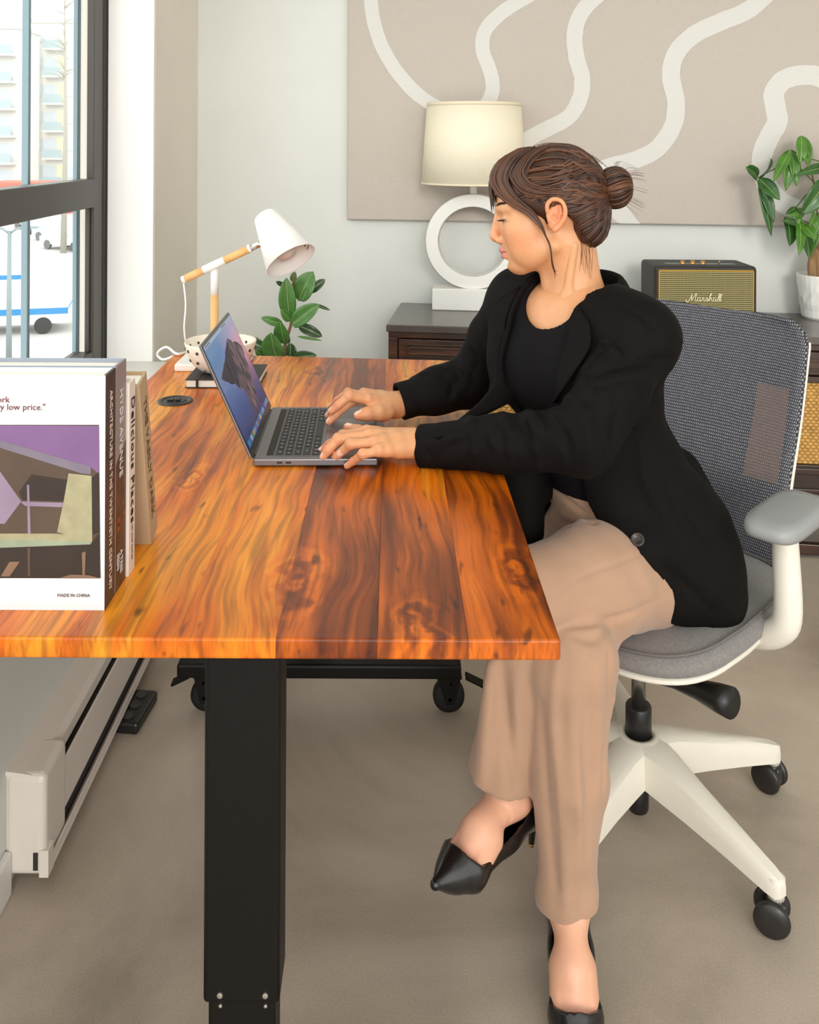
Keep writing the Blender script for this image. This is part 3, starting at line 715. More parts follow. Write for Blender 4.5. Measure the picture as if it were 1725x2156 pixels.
def covtext(s, px, py, size, m, sx=1., align='LEFT', name='cover_lettering'):
    x, z = cov(px, py)
    M = Matrix.Translation((x, fy-.0006, z)) @ Matrix.Rotation(PI/2, 4, 'X')
    text(name, s, size, m, b1, M, align=align, sx=sx)
M_red = mat('print_maroon', rgb(120, 62, 68), .5)
covtext('work', 21, 847, .0105, M_red, align='RIGHT')
covtext('unbelievably low price."', 97, 863, .0105, M_red, align='RIGHT')
covtext('MADE IN CHINA', 190, 1256, .0052, mat('print_grey', rgb(90, 86, 88), .5), align='RIGHT')
# second book, blue grey with a sunset at the foot of its spine
b2 = book('avenue_book', 'thick blue-grey book with a street photograph wrapped on its spine', 1.1012, 1.1435, .278, .245, M_sp2, spine_m=mat('spine_mauve', rgb(142, 128, 126), .4))
bm = NB()
for (y0, y1, z0, z1, z2) in ((-.0205, .0205, .0, .158, .176),):
    vs = [bm.verts.new(v) for v in ((.0008, y0, z0), (.0008, y1, z0), (.0008, y1, z2), (.0008, y0, z1))]; bm.faces.new(vs)
obj('spine_picture', bm, mat('spine_street', rgb(74, 46, 30), .45, noise=(45, .55)), b2)
bm = NB()
for i in range(7):
    y = rk.uniform(-.017, .012); z = .075+rk.uniform(-.02, .03); s = rk.uniform(.002, .005)
    vs = [bm.verts.new(v) for v in ((.0010, y, z), (.0010, y+s, z+s*.4), (.0010, y+s*1.4, z+s*3), (.0010, y+s*.5, z+s*2.2))]; bm.faces.new(vs)
obj('spine_picture', bm, mat('spine_glow', rgb(196, 84, 34), .5), b2)
spine_text(b2, 'HYDE AVENUE', .0175, mat('lettering_white', rgb(214, 206, 200), .5), -.006, .246, sx=.95)
spine_text(b2, 'A TREE\nSEEN', .013, MATS['lettering_white'], -.002, .045, sx=.7)
# third, thin and white
b3 = book('recipe_book', 'slim white book with black typewriter lettering down its spine', 1.1450, 1.1720, .246, .20, mat('cover_palepink', rgb(224, 210, 198), .5), xs=-.3325)
spine_text(b3, 'Delicious Places', .0205, mat('lettering_black', rgb(38, 34, 34), .5), -.0055, .226, sx=1.12, spacing=1.08)
spine_text(b3, 'NEW FOOD CULTURE', .006, mat('lettering_grey', rgb(120, 112, 106), .5), -.002, .062, sx=.75)
# fourth, beige, leaning towards the others
b4 = book('beige_book', 'beige linen book leaning against the row of upright books', -.0185, .0185, .243, .19, mat('cover_beige', rgb(176, 150, 118), .75, bump=(500, .2)), xs=0)
b4.location = (-.329, 1.2555, DT); b4.rotation_euler = (math.radians(14.5), 0, 0)
b4.location.z = DT + .0185*math.sin(math.radians(14.5))
spine_text(b4, 'THE VASILY DARK', .019, mat('lettering_umber', rgb(110, 78, 48), .6), -.006, .214, sx=1.18)

# ================================================================== notebook, bowl, lamp
nb_ = empty('notebook', (-.463, 2.03, DT)); tag(nb_, 'closed black notebook with an elastic band lying under the bowl', 'notebook')
M_nb = mat('notebook_black', rgb(38, 34, 32), .5, bump=(300, .1))
NW, ND, NH = .165, .145, .020
bm = NB(); box(bm, (0, 0, NH-.0025), (NW, ND, NH), bevel=.001); obj('top_cover', bm, M_nb, nb_)
bm = NB(); box(bm, (0, 0, 0), (NW, ND, .0025), bevel=.001); obj('bottom_cover', bm, M_nb, nb_)
bm = NB(); box(bm, (.002, .003, .0025), (NW-.003, ND-.004, NH-.0025)); obj('page_block', bm, M_page, nb_)
bm = NB(); box(bm, (.024, -.0008, -.0002), (.029, ND+.0008, NH+.0008), bevel=.0003); obj('elastic_band', bm, M_blk, nb_)
BC = Vector((-.398, 2.105, DT+NH))
bowl = empty('ceramic_bowl', BC); tag(bowl, 'white ceramic bowl pierced with small round holes standing on the notebook', 'bowl')
M_cer = mat('speckled_ceramic', rgb(236, 226, 210), .4, noise=(60, .06), coat=.2)
prof_o = [(.030, 0), (.046, .006), (.065, .022), (.077, .045), (.083, .070)]
prof_i = [(.0795, .069), (.073, .045), (.058, .025), (.042, .011), (.0, .008)]
bm = NB(); lathe(bm, [(0, 0)]+prof_o+[(.0825, .0725)]+prof_i, 48); obj('bowl_body', bm, M_cer, bowl, True)
M_hole = mat('bowl_hole', rgb(70, 55, 42), .8)
for ring, (r, z, nn, tl) in enumerate(((.0805, .056, 15, .30), (.0715, .032, 13, .62), (.052, .012, 9, 1.0))):
    for k in range(nn):
        a = 2*PI*(k+.5*(ring % 2))/nn
        M = Matrix.Rotation(a, 4, 'Z') @ Matrix.Translation((r, 0, z)) @ Matrix.Rotation(PI/2+tl*.8, 4, 'Y')
        bm = NB(); lathe(bm, [(0, .0012), (.0034, .0012), (.0040, -.002)], 10, M); obj('hole', bm, M_hole, bowl)
        if ring == 0:
            M = Matrix.Rotation(a, 4, 'Z') @ Matrix.Translation((r-.0045, 0, z)) @ Matrix.Rotation(-PI/2+tl*.8, 4, 'Y')
            bm = NB(); lathe(bm, [(0, .0012), (.0034, .0012), (.0040, -.002)], 10, M); obj('hole', bm, M_hole, bowl)

M_lw = mat('lamp_white', rgb(240, 238, 234), .35)
M_pine = mat('lamp_pine', rgb(226, 176, 112), .45, noise=(40, .08, (6, 6, 1)))
M_chr = mat('lamp_chrome', rgb(220, 215, 205), .18, metal=1.)
LDp = 2.235
dl = empty('desk_lamp', (P(452, 600, LDp).x, LDp, DT)); tag(dl, 'white and pale wood desk lamp with a tilted cone shade', 'lamp')
base0 = dl.location.copy()
bm = NB(); box(bm, (-.085, -.058, 0), (.085, .075, .018), bevel=.004); obj('base', bm, M_lw, dl)
rp = .0100
jz = P(455, 556, LDp).z-DT
zm = P(452, 620, LDp).z-DT
bm = NB(); tube(bm, [(0, 0, .018), (0, 0, zm)], rp, 20); obj('lower_post', bm, M_pine, dl, True)
bm = NB(); tube(bm, [(0, 0, zm), (0, 0, jz)], rp*.97, 20); obj('upper_post', bm, M_lw, dl, True)
pa = P(386, 589, LDp)-base0; pb = P(552, 511, LDp-.02)-base0
dv = (pb-pa)
def seg(name, t0, t1, r, m):
    bm = NB(); tube(bm, [pa+dv*t0, pa+dv*t1], r, 18); return obj(name, bm, m, dl, True)
seg('arm_tip', -.01, .03, rp*.95, M_lw); seg('arm_wood', .03, .26, rp, M_pine); seg('arm_joint', .26, .53, rp*1.04, M_lw)
seg('arm_wood', .53, .84, rp, M_pine); seg('arm_ferrule', .83, .86, rp*1.05, M_lw); seg('arm_rod', .84, 1.04, rp*.8, M_chr)
ax = Vector((.54, -.46, -.78)).normalized()
sc0 = P(557, 452, LDp-.015)-base0
M = frame(sc0, ax.orthogonal(), ax)
sh = NB(); lathe(sh, [(0, .002), (.024, .001), (.030, .006), (.064, .142), (.0625, .142), (.0285, .012), (0, .010)], 48, M)
shade = obj('shade', sh, M_lw, dl, True)
bm = NB(); lathe(bm, [(.0, .0), (.017, .0), (.017, .040), (.014, .045), (0, .045)], 24, M @ Matrix.Translation((0, 0, .012))); obj('bulb_socket', bm, mat('socket_cream', rgb(200, 184, 172), .5), shade, True)
bm = NB(); lathe(bm, [(.012, .0), (.014, .02), (.026, .045), (.028, .058), (.022, .075), (0, .084)], 24, M @ Matrix.Translation((0, 0, .052))); obj('bulb', bm, mat('bulb_glass', rgb(214, 198, 186), .2), shade, True)
def M_at(z, rr, ang): return M @ Matrix.Rotation(ang, 4, 'Z') @ Matrix.Translation((rr, 0, z))
bm = NB()
for j in range(4):
    for i in range(7):
        zz = .095+.009*j; rr = .0285+(.0625-.0285)*(zz-.012)/.130-.0012
        a0 = -.32+i*.085; 
        for lab_ang in (LAB0 if False else 0.,): pass
        vs = [bm.verts.new(M @ Matrix.Rotation(a0+dx+3.6, 4, 'Z') @ Vector((rr+dz*.26, 0, zz+dz))) for dx, dz in ((0, 0), (.06, 0), (.06, .004), (0, .004))]
        bm.faces.new(vs)
obj('rating_label', bm, mat('label_grey', rgb(128, 118, 112), .6), shade)
cpts = [pa, P(391, 640, LDp)-base0, P(388, 690, LDp)-base0, P(392, 725, LDp+.01)-base0, P(398, 748, LDp+.03)-base0, Vector((-.07, .06, .012))]
bm = NB(); tube(bm, bez(cpts, 30), .0022, 8); obj('cord', bm, M_lw, dl, True)
# white cable looping off the far left corner of the desk
cb = NB(); tube(cb, bez([PZ(392, 742, DT+.004), PZ(372, 745, DT+.006), P(352, 731, 2.42), P(336, 738, 2.44), P(332, 748, 2.45), P(345, 757, 2.44), P(372, 748, 2.42), P(378, 752, 2.45)], 50), .0035, 8)
tag(obj('white_cable', cb, M_lw, None, True), 'white power cable looped over the far left corner of the desk', 'cable')
# ================================================================== credenza along the back wall
M_cred = wood_mat('dark_walnut', [rgb(28, 15, 9), rgb(52, 29, 17), rgb(80, 45, 24), rgb(112, 66, 34)], rough=.3, coat=.35, rnd=False, grain_axis='x')
M_credtop = mat('dark_top', rgb(74, 64, 57), .32, coat=.4, noise=(9, .12, (.2, 1, 1)))
CH, CF = .70, .425                        # height, depth
CX0, CX1 = .044, 2.15
cred = empty('credenza'); cred.matrix_world = WMTX.copy()
tag(cred, 'long dark wooden credenza with woven cane doors along the back wall', 'credenza')
def cbox(name, x0, x1, y0, y1, z0, z1, m=M_cred, par=cred, bev=.003):
    bm = NB(); box(bm, (x0, -y1, z0), (x1, -y0, z1), bevel=bev); return obj(name, bm, m, par)
cbox('top_board', CX0-.006, CX1+.006, .018, CF+.012, CH-.024, CH, M_credtop)
cbox('side_panel', CX0, CX0+.025, .02, CF-.002, .19, CH-.024); cbox('side_panel', CX1-.025, CX1, .02, CF-.002, .19, CH-.024)
cbox('carcass', CX0+.025, CX1-.025, .02, CF-.03, .19, CH-.026)
cbox('top_rail', CX0, CX1, CF-.03, CF, .655, CH-.024)
cbox('middle_rail', CX0, CX1, CF-.03, CF, .555, .575)
cbox('bottom_rail', CX0, CX1, CF-.03, CF, .19, .300); cbox('bead', CX0+.02, CX1-.02, CF, CF+.010, .272, .292); cbox('bead', CX0+.02, CX1-.02, CF, CF+.008, .215, .228)
doors = [(CX0+.03, .55), (.60, 1.05), (1.10, 1.60), (1.65, CX1-.03)]
sx = [CX0, .55, 1.05, 1.60, CX1-.03]; ex = [CX0+.03, .60, 1.10, 1.65, CX1]
for a, b in zip(sx, ex): cbox('stile', a, b, CF-.03, CF, .30, .655)
M_cane = mat('woven_cane', rgb(206, 164, 92), .6, noise=(60, .22))
for (a, b) in doors:
    dr = cbox('drawer', a+.004, b-.004, CF-.03, CF-.004, .579, .651)
    for k, (ins, pr) in enumerate(((.018, .006), (.030, .010))):
        bm = NB(); x0, x1, z0, z1 = a+ins+.004, b-ins-.004, .579+ins*.75, .651-ins*.75
        for (q0, q1, w0, w1) in ((x0, x1, z0, z0+.006), (x0, x1, z1-.006, z1), (x0, x0+.006, z0, z1), (x1-.006, x1, z0, z1)):
            box(bm, (q0, -CF+.004-pr, w0), (q1, -CF+.006, w1), bevel=.0015)
        obj('moulding', bm, M_cred, dr)
    # cane door: frame and staggered woven pads
    cbox('cane_backing', a, b, CF-.028, CF-.014, .30, .555, mat('cane_backing', rgb(150, 108, 52), .7), bev=0)
    bm = NB(); cw, chh = .0165, .0098
    nz_ = int(.255/chh); nx_ = int((b-a)/cw)
    for j in range(nz_):
        for i in range(nx_):
            x = a+(i+.5*(j % 2)+.1)*cw; z = .30+j*chh
            if x+cw > b: continue
            c5 = [(x+.0006, -CF+.014, z+.0004), (x+cw-.0006, -CF+.014, z+.0004), (x+cw-.0006, -CF+.014, z+chh-.0004), (x+.0006, -CF+.014, z+chh-.0004)]
            c6 = [(x+cw*.25, -CF+.009, z+chh*.2), (x+cw*.75, -CF+.009, z+chh*.2), (x+cw*.75, -CF+.009, z+chh*.8), (x+cw*.25, -CF+.009, z+chh*.8)]
            A = [bm.verts.new(v) for v in c5]; B = [bm.verts.new(v) for v in c6]
            bm.faces.new(B)
            for k in range(4): bm.faces.new([A[k], A[(k+1) % 4], B[(k+1) % 4], B[k]])
    o = obj('cane_weave', bm, M_cane, cred); o['kind'] = 'stuff'
for x in (CX0+.01, 1.05, CX1-.06):
    for y in (.05, CF-.05): cbox('leg', x, x+.05, y-.025, y+.025, 0, .19)
cbox('stretcher', CX0+.02, CX1-.02, CF-.045, CF-.02, .012, .045)

# ------------------------------------------------------------------ big canvas on the wall
M_canvas = mat('canvas_taupe', rgb(190, 180, 170), .85, noise=(220, .05), bump=(700, .35))
M_stroke = mat('canvas_white', rgb(212, 210, 204), .8, bump=(300, .3))
art = empty('canvas_painting'); art.matrix_world = WMTX.copy(); tag(art, 'large taupe canvas painted with wavy off-white lines on the back wall', 'painting')
WI = WMTX.inverted()
def wl(px, py, off): return WI @ wallpt(px, py, off)
lo = wl(731, 462, .036); hi = wl(1725, 480, .036)
PAx0, PAz0 = lo.x, lo.z
bm = NB(); box(bm, (PAx0, -.036, PAz0), (PAx0+2.35, -.004, PAz0+1.25), bevel=.004); obj('canvas', bm, M_canvas, art)
strokes = [([(779, -20), (786, 40), (803, 95), (834, 148), (872, 192), (905, 217), (945, 236), (985, 244), (1015, 232), (1033, 205), (1038, 178), (1029, 140), (1017, 108), (1020, 68), (1050, 32), (1090, 5), (1130, -18)], 30),
           ([(1272, -20), (1240, 8), (1218, 40), (1210, 78), (1214, 120), (1226, 165), (1222, 205), (1200, 244), (1160, 268), (1120, 288), (1080, 318)], 33),
           ([(1622, -20), (1575, 22), (1520, 45), (1462, 73), (1424, 112), (1413, 160), (1424, 215), (1417, 265), (1385, 312), (1335, 338), (1280, 352), (1255, 375), (1275, 412), (1318, 462), (1345, 500)], 36),
           ([(1770, 185), (1725, 162), (1690, 158), (1652, 168), (1630, 195), (1634, 230), (1637, 258), (1617, 295), (1604, 335), (1614, 385), (1645, 425), (1690, 442), (1740, 440)], 40)]
for pts, wd in strokes:
    c = bez([wl(x, y, .0365) for x, y in pts], 60)
    hw = wd*3.3/1900/2
    bm = NB(); L_, R_ = [], []
    zmin = PAz0+.001
    rr = random.Random(len(pts)*7)
    for i, p in enumerate(c):
        t = (c[min(i+1, 60)]-c[max(i-1, 0)]); t.y = 0; t.normalize(); n = Vector((-t.z, 0, t.x))
        a, b = p+n*hw*(1+rr.uniform(-.03, .03)), p-n*hw*(1+rr.uniform(-.03, .03))
        for q in (a, b): q.z = max(q.z, zmin); q.y = -.0368
        L_.append(bm.verts.new(a)); R_.append(bm.verts.new(b))
    for i in range(60):
        try: bm.faces.new([L_[i], R_[i], R_[i+1], L_[i+1]])
        except ValueError: pass
    o = obj('painted_line', bm, M_stroke, art)
    if sum(f.normal.y for f in o.data.polygons) > 0: o.data.flip_normals()

# ------------------------------------------------------------------ ring table lamp
M_plas = mat('white_plaster', rgb(236, 234, 228), .6, bump=(120, .15))
TLp = PZ(996, 650, CH)
tl = empty('table_lamp', TLp, YAW); tag(tl, 'white ring-shaped table lamp with a cream drum shade on the credenza', 'lamp')
px_m = (TLp.y)/FPX
bw = 84*px_m
bm = NB(); box(bm, (-bw, -.05, 0), (bw, .05, 45*px_m), bevel=.004); obj('plinth', bm, M_plas, tl)
rc = 45*px_m+100*px_m-.004; ro, ri = 100*px_m, 72*px_m
bm = NB(); lathe(bm, [(ri, -.032), (ro, -.032), (ro, .032), (ri, .032)], 72, Matrix.Translation((0, 0, rc)) @ Matrix.Rotation(PI/2, 4, 'X'), closed=True)
bmesh.ops.bevel(bm, geom=[e for e in bm.edges if e.calc_face_angle(0) > 1.2], offset=.003, segments=2, affect='EDGES')
o = obj('ring', bm, M_plas, tl); o.data.polygons.foreach_set('use_smooth', [True]*len(o.data.polygons)); o.modifiers.new('w', 'WEIGHTED_NORMAL')
nz0 = rc+ro-.004
bm = NB(); tube(bm, [(0, 0, nz0), (0, 0, nz0+.05)], .013, 20); obj('neck', bm, M_plas, tl, True)
s0 = nz0+22*px_m
M_shade = mat('linen_shade', rgb(238, 228, 204), .8, bump=(500, .2), noise=(300, .03))
b_ = 110*px_m; t_ = 99*px_m; hS = 170*px_m
bm = NB(); lathe(bm, [(b_, 0), (t_, hS), (t_-.003, hS), (b_-.003, 0)], 64, Matrix.Translation((0, 0, s0)), closed=True); shd = obj('shade', bm, M_shade, tl, True)
bm = NB(); lathe(bm, [(t_+.0012, hS-.012), (t_+.0004, hS+.0006), (t_-.004, hS+.0006), (t_-.004, hS-.012)], 64, Matrix.Translation((0, 0, s0)), closed=True); obj('shade_trim', bm, mat('shade_trim', rgb(230, 216, 188), .8), shd, True)
bm = NB(); lathe(bm, [(b_+.0010, 0), (b_+.0006, .006), (b_-.004, .006), (b_-.004, 0)], 64, Matrix.Translation((0, 0, s0)), closed=True); obj('shade_trim', bm, MATS['shade_trim'], shd, True)
bm = NB(); lathe(bm, [(.0, .0), (.014, .0), (.014, .03), (.03, .07), (.022, .095), (0, .10)], 20, Matrix.Translation((0, 0, s0+.03))); obj('bulb', bm, mat('bulb_white', rgb(240, 236, 225), .3), shd, True)

# ------------------------------------------------------------------ loudspeaker
SPy = .30                                 # distance of its front from the wall
SPW, SPH, SPD = .335, .196, .185
def onw(px, py, off):
    return WI @ wallpt(px, py, off)
xl = onw(1379, 600, SPy+.02).x
spk = empty('loudspeaker'); spk.matrix_world = WMTX @ Matrix.Translation((xl, -SPy-.02, CH)) @ Matrix.Rotation(math.radians(6), 4, 'Z')
tag(spk, 'black retro loudspeaker with a gold striped grille on the credenza', 'speaker')
M_vinyl = mat('black_vinyl', rgb(42, 39, 36), .55, bump=(500, .3))
bm = NB(); box(bm, (0, 0, 0), (SPW, SPD, SPH), bevel=.012, seg=4); obj('cabinet', bm, M_vinyl, spk)
m_g = mat('gold_frame', rgb(168, 128, 40), .35, metal=.7)
bm = NB()
for (a, b, c, d) in ((.012, SPW-.012, .012, .0155), (.012, SPW-.012, SPH-.0155, SPH-.012), (.012, .0155, .012, SPH-.012), (SPW-.0155, SPW-.012, .012, SPH-.012)): box(bm, (a, -.003, c), (b, .001, d))
obj('grille_frame', bm, m_g, spk)
bm = NB(); box(bm, (.0155, -.0012, .0155), (SPW-.0155, .001, SPH-.0155)); gr = obj('grille_cloth', bm, mat('grille_dark', rgb(52, 46, 28), .8, noise=(900, .3)), spk)
nst = 26; sp_ = (SPH-.031)/nst
me = None
for k in range(nst):
    z = .0155+sp_*(k+.15)
    if me is None:
        bm = NB(); box(bm, (.0157, -.0024, 0), (SPW-.0157, -.001, sp_*.62)); bmesh.ops.recalc_face_normals(bm, faces=bm.faces); me = bpy.data.meshes.new('grille_stripe'); bm.to_mesh(me); bm.free(); me.materials.append(mat('grille_gold', rgb(158, 146, 94), .65, noise=(700, .25)))
    o = bpy.data.objects.new('grille_stripe', me); COL.objects.link(o); o.parent = gr; o.location.z = z
bm = NB(); box(bm, (.05, .045, SPH-.001), (SPW-.05, .085, SPH+.0006), bevel=.0004); obj('control_panel', bm, mat('panel_dark', rgb(26, 24, 22), .3), spk)
for k in range(3):
    bm = NB(); lathe(bm, [(0, .010), (.007, .010), (.008, 0)], 16, Matrix.Translation((.11+.034*k, .065, SPH))); obj('knob', bm, mat('brass', rgb(214, 160, 84), .25, metal=.9), spk, True)
bm = NB(); tube(bm, [(.232, .065, SPH), (.234, .065, SPH+.012)], .0022, 8); obj('toggle_switch', bm, MATS['brass'], spk, True)
# script nameplate: strokes in its own little plane (x right, z up), about 0.122 m wide
M_logo = mat('logo_ivory', rgb(236, 226, 190), .4)
S = lambda pts: [(x*.00118, z*.00118) for x, z in pts]
strk = [[(0, 5), (-4, 1), (2, -3), (8, 2), (14, 12), (19, 24), (20, 28), (19, 14), (18, 2), (24, 12), (33, 26), (38, 29), (34, 16), (32, 4), (35, 0), (40, 5)],
        [(52, 13), (47, 15), (42, 9), (43, 1), (48, 1), (53, 11), (52, 3), (55, 0), (60, 7), (61, 14), (66, 12), (65, 4), (68, 0), (75, 9), (78, 15), (80, 6), (76, 0), (72, 2)],
        [(78, 1), (84, 6), (92, 22), (96, 30), (92, 28), (87, 12), (85, 0), (90, 10), (95, 13), (95, 4), (98, 0), (102, 4)],
        [(112, 13), (107, 15), (102, 9), (103, 1), (108, 1), (113, 11), (112, 3), (115, 0), (121, 8), (127, 24), (127, 29), (123, 26), (119, 8), (121, 0), (128, 7), (134, 23), (134, 28), (130, 25), (126, 8), (127, 0), (134, 6)],
        [(-4, 1), (10, -1), (30, 0), (46, -2)]]
lgx, lgz = .103, .082
bm = NB()
for st in strk[:4]:
    pts = bez([Vector((lgx+x*.00085, -.0055, lgz+z*.00085)) for x, z in st], len(st)*4)
    tube(bm, pts, .0013, 6, flat=((0, 1, 0), .8))
obj('logo_script', bm, M_logo, spk, True)

# ================================================================== plants
def leaf_mat(name, c1, c2, rough=.35):
    m = mat(name, c1, rough, coat=.25, noise=(25, .22)); return m
M_leafA = leaf_mat('rubber_leaf', rgb(74, 118, 52), 0); M_leafB = leaf_mat('rubber_leaf_dark', rgb(46, 74, 38), 0)
M_rib = mat('leaf_rib', rgb(150, 176, 98), .5)
M_leafC = leaf_mat('pachira_leaf', rgb(72, 122, 34), 0); M_leafD = leaf_mat('pachira_leaf_deep', rgb(48, 92, 36), 0)
M_leafE = leaf_mat('jade_leaf', rgb(70, 98, 52), 0)
M_bark = mat('bark', rgb(140, 110, 76), .85, noise=(30, .3, (3, 3, .4)), bump=(60, .6, (3, 3, .4)))
M_stem = mat('green_stem', rgb(92, 116, 54), .5)
def leaf(parent, base, tip, wd, nrm, m, rib=M_rib, droop=.10, fold=.18, sharp=1.0, name='leaf'):
    base = Vector(base)-parent.location; tip = Vector(tip)-parent.location
    ax_ = tip-base; Ln = ax_.length; t = ax_.normalized(); n = Vector(nrm); n = (n-t*n.dot(t)).normalized(); s = t.cross(n)
    NU, NV = 12, 6; V = []; Fc = []
    for i in range(NU+1):
        u = i/NU
        hw = wd/2*(math.sin(PI*min(1, u**.85))**(.75*sharp) if 0 < u < 1 else 0.0)
        if u > .85: hw *= 1-(u-.85)*1.2
        for j in range(NV+1):
            v = j/NV*2-1
            p = base+t*Ln*u+s*hw*v+n*(abs(v)*hw*fold*2+Ln*droop*(math.sin(PI*u)) + .02*hw*math.sin(u*14+v*2))
            V.append(p)
    for i in range(NU):
        for j in range(NV):
            a = i*(NV+1)+j; Fc.append((a, a+1, a+NV+2, a+NV+1))
    me = bpy.data.meshes.new(name); me.from_pydata([tuple(v) for v in V], [], Fc); me.update()
    o = link(name, me, m, parent, True)
    sm = o.modifiers.new('thick', 'SOLIDIFY'); sm.thickness = .0012
    if rib is not None:
        bm = NB(); tube(bm, [base+t*Ln*u+n*(Ln*droop*math.sin(PI*u)+.0006) for u in np.linspace(0, .95, 9)], [wd*.022*(1-.7*k/8)+.0004 for k in range(9)], 5)
        obj('midrib', bm, rib, o, True)
    return o
# rubber plant on the floor behind the desk
RPd = 2.74
rpb = P(612, 740, RPd)
rp_ = empty('rubber_plant', (rpb.x, RPd, 0)); tag(rp_, 'young rubber plant with broad green leaves rising behind the desk', 'plant')
bm = NB(); lathe(bm, [(0, 0), (.09, 0), (.115, .24), (.12, .25), (.112, .25), (.105, .225), (0, .22)], 32); obj('pot', bm, mat('grey_pot', rgb(150, 144, 136), .6), rp_, True)
Z2 = lambda x, y: (320+x/3.194, 400+y/3.194)
st = [Vector((0, 0, .2)), Vector((.004, 0, .45))]+[P(*Z2(*q), RPd)-rp_.location for q in ((893, 1110), (905, 1010), (937, 890), (940, 760), (948, 640), (955, 560))]
bm = NB(); tube(bm, bez(st, 24), [.006-.003*k/24 for k in range(25)], 8); obj('stem', bm, mat('rubber_stem', rgb(122, 84, 48), .6), rp_, True)
LR = [((925, 855), (905, 590), 118, .00, 0), ((985, 745), (1085, 548), 150, .02, 0), ((1060, 690), (1165, 600), 60, .05, 1), ((940, 908), (1130, 770), 118, -.03, 0), ((932, 880), (868, 798), 62, .0, 0),
      ((880, 905), (733, 858), 58, .0, 0), ((898, 1035), (862, 882), 112, -.05, 0), ((985, 912), (1146, 985), 72, .03, 1), ((978, 985), (1142, 1012), 18, .0, 0), ((1098, 770), (1198, 808), 22, .0, 1),
      ((845, 1135), (800, 960), 160, -.06, 0), ((760, 1070), (635, 992), 76, .04, 1), ((930, 1120), (935, 1030), 90, .03, 1), ((945, 1130), (1108, 1112), 74, -.04, 1), ((948, 620), (962, 548), 48, .03, 0), ((880, 640), (835, 616), 30, .0, 1), ((760, 1130), (695, 1075), 60, -.04, 0)]
for (b0, t0, wz, dd, dk) in LR:
    leaf(rp_, P(*Z2(*b0), RPd+dd*.4), P(*Z2(*t0), RPd+dd-.02), wz/3.194*RPd/FPX, (random.uniform(-.25, .25), -1, .35), M_leafB if dk else M_leafA, sharp=.75, droop=.05)
# potted money tree at the right end of the credenza
MTd = 2.93
mt0 = PZ(1731, 669, CH)
mt = empty('money_tree', mt0); tag(mt, 'potted money tree with drooping leaves in a white faceted pot on the credenza', 'plant')
MTd = mt0.y
u_ = MTd/FPX
bm = NB()
lathe(bm, [(0, 0), (37*u_, 0), (40*u_, 4*u_), (50*u_, 88*u_), (50*u_, 92*u_), (47*u_, 92*u_), (43*u_, 80*u_), (0, 78*u_)], 28)
rr = random.Random(5)
for v in bm.verts:                        # hand cut facets
    r_ = math.hypot(v.co.x, v.co.y)
    if r_ > 37*u_ and 4*u_ < v.co.z < 88*u_: pass
bmesh.ops.subdivide_edges(bm, edges=[e for e in bm.edges if abs(e.verts[0].co.z-e.verts[1].co.z) > 60*u_ and math.hypot(*e.verts[0].co.xy) > 38*u_], cuts=5)
for v in bm.verts:
    r_ = math.hypot(v.co.x, v.co.y)
    if 6*u_ < v.co.z < 86*u_ and r_ > 40.2*u_:
        k = 1+rr.uniform(-.03, .03); v.co.x *= k; v.co.y *= k
obj('pot', bm, mat('white_pot', rgb(238, 236, 232), .5), mt)
Z7 = lambda x, y: (1300+x/4.0588, 260+y/4.0588)
for k, (x0, x1) in enumerate(((1672, 1700), (1710, 1715), (1745, 1722))):
    pts = bez([P(*Z7(x0, 1330), MTd+.01*(k-1)), P(*Z7((x0+x1)/2+20*(k-1), 1180), MTd-.012+.012*k), P(*Z7(x1+10, 1060), MTd+.006*(1-k)), P(*Z7(1712+6*k, 950), MTd)], 14)
    bm = NB(); tube(bm, [p-mt.location for p in pts], [.016-.006*i/14 for i in range(15)], 10); obj('trunk', bm, M_bark, mt, True)
def stalk(pts, r=.0022, m=M_stem):
    bm = NB(); tube(bm, [p-mt.location for p in bez([P(*Z7(*q), MTd-.01) for q in pts], 14)], r, 6); obj('stalk', bm, m, mt, True)
stalk([(1712, 960), (1705, 700), (1680, 500), (1640, 350), (1600, 220), (1570, 105)], .0028, M_bark)
stalk([(1640, 330), (1560, 270), (1485, 225)]); stalk([(1680, 500), (1500, 340), (1340, 390), (1205, 465)]); stalk([(1700, 620), (1620, 610), (1560, 680), (1530, 715)]); stalk([(1712, 960), (1650, 860), (1600, 840)]); stalk([(1650, 300), (1700, 315), (1780, 340)])
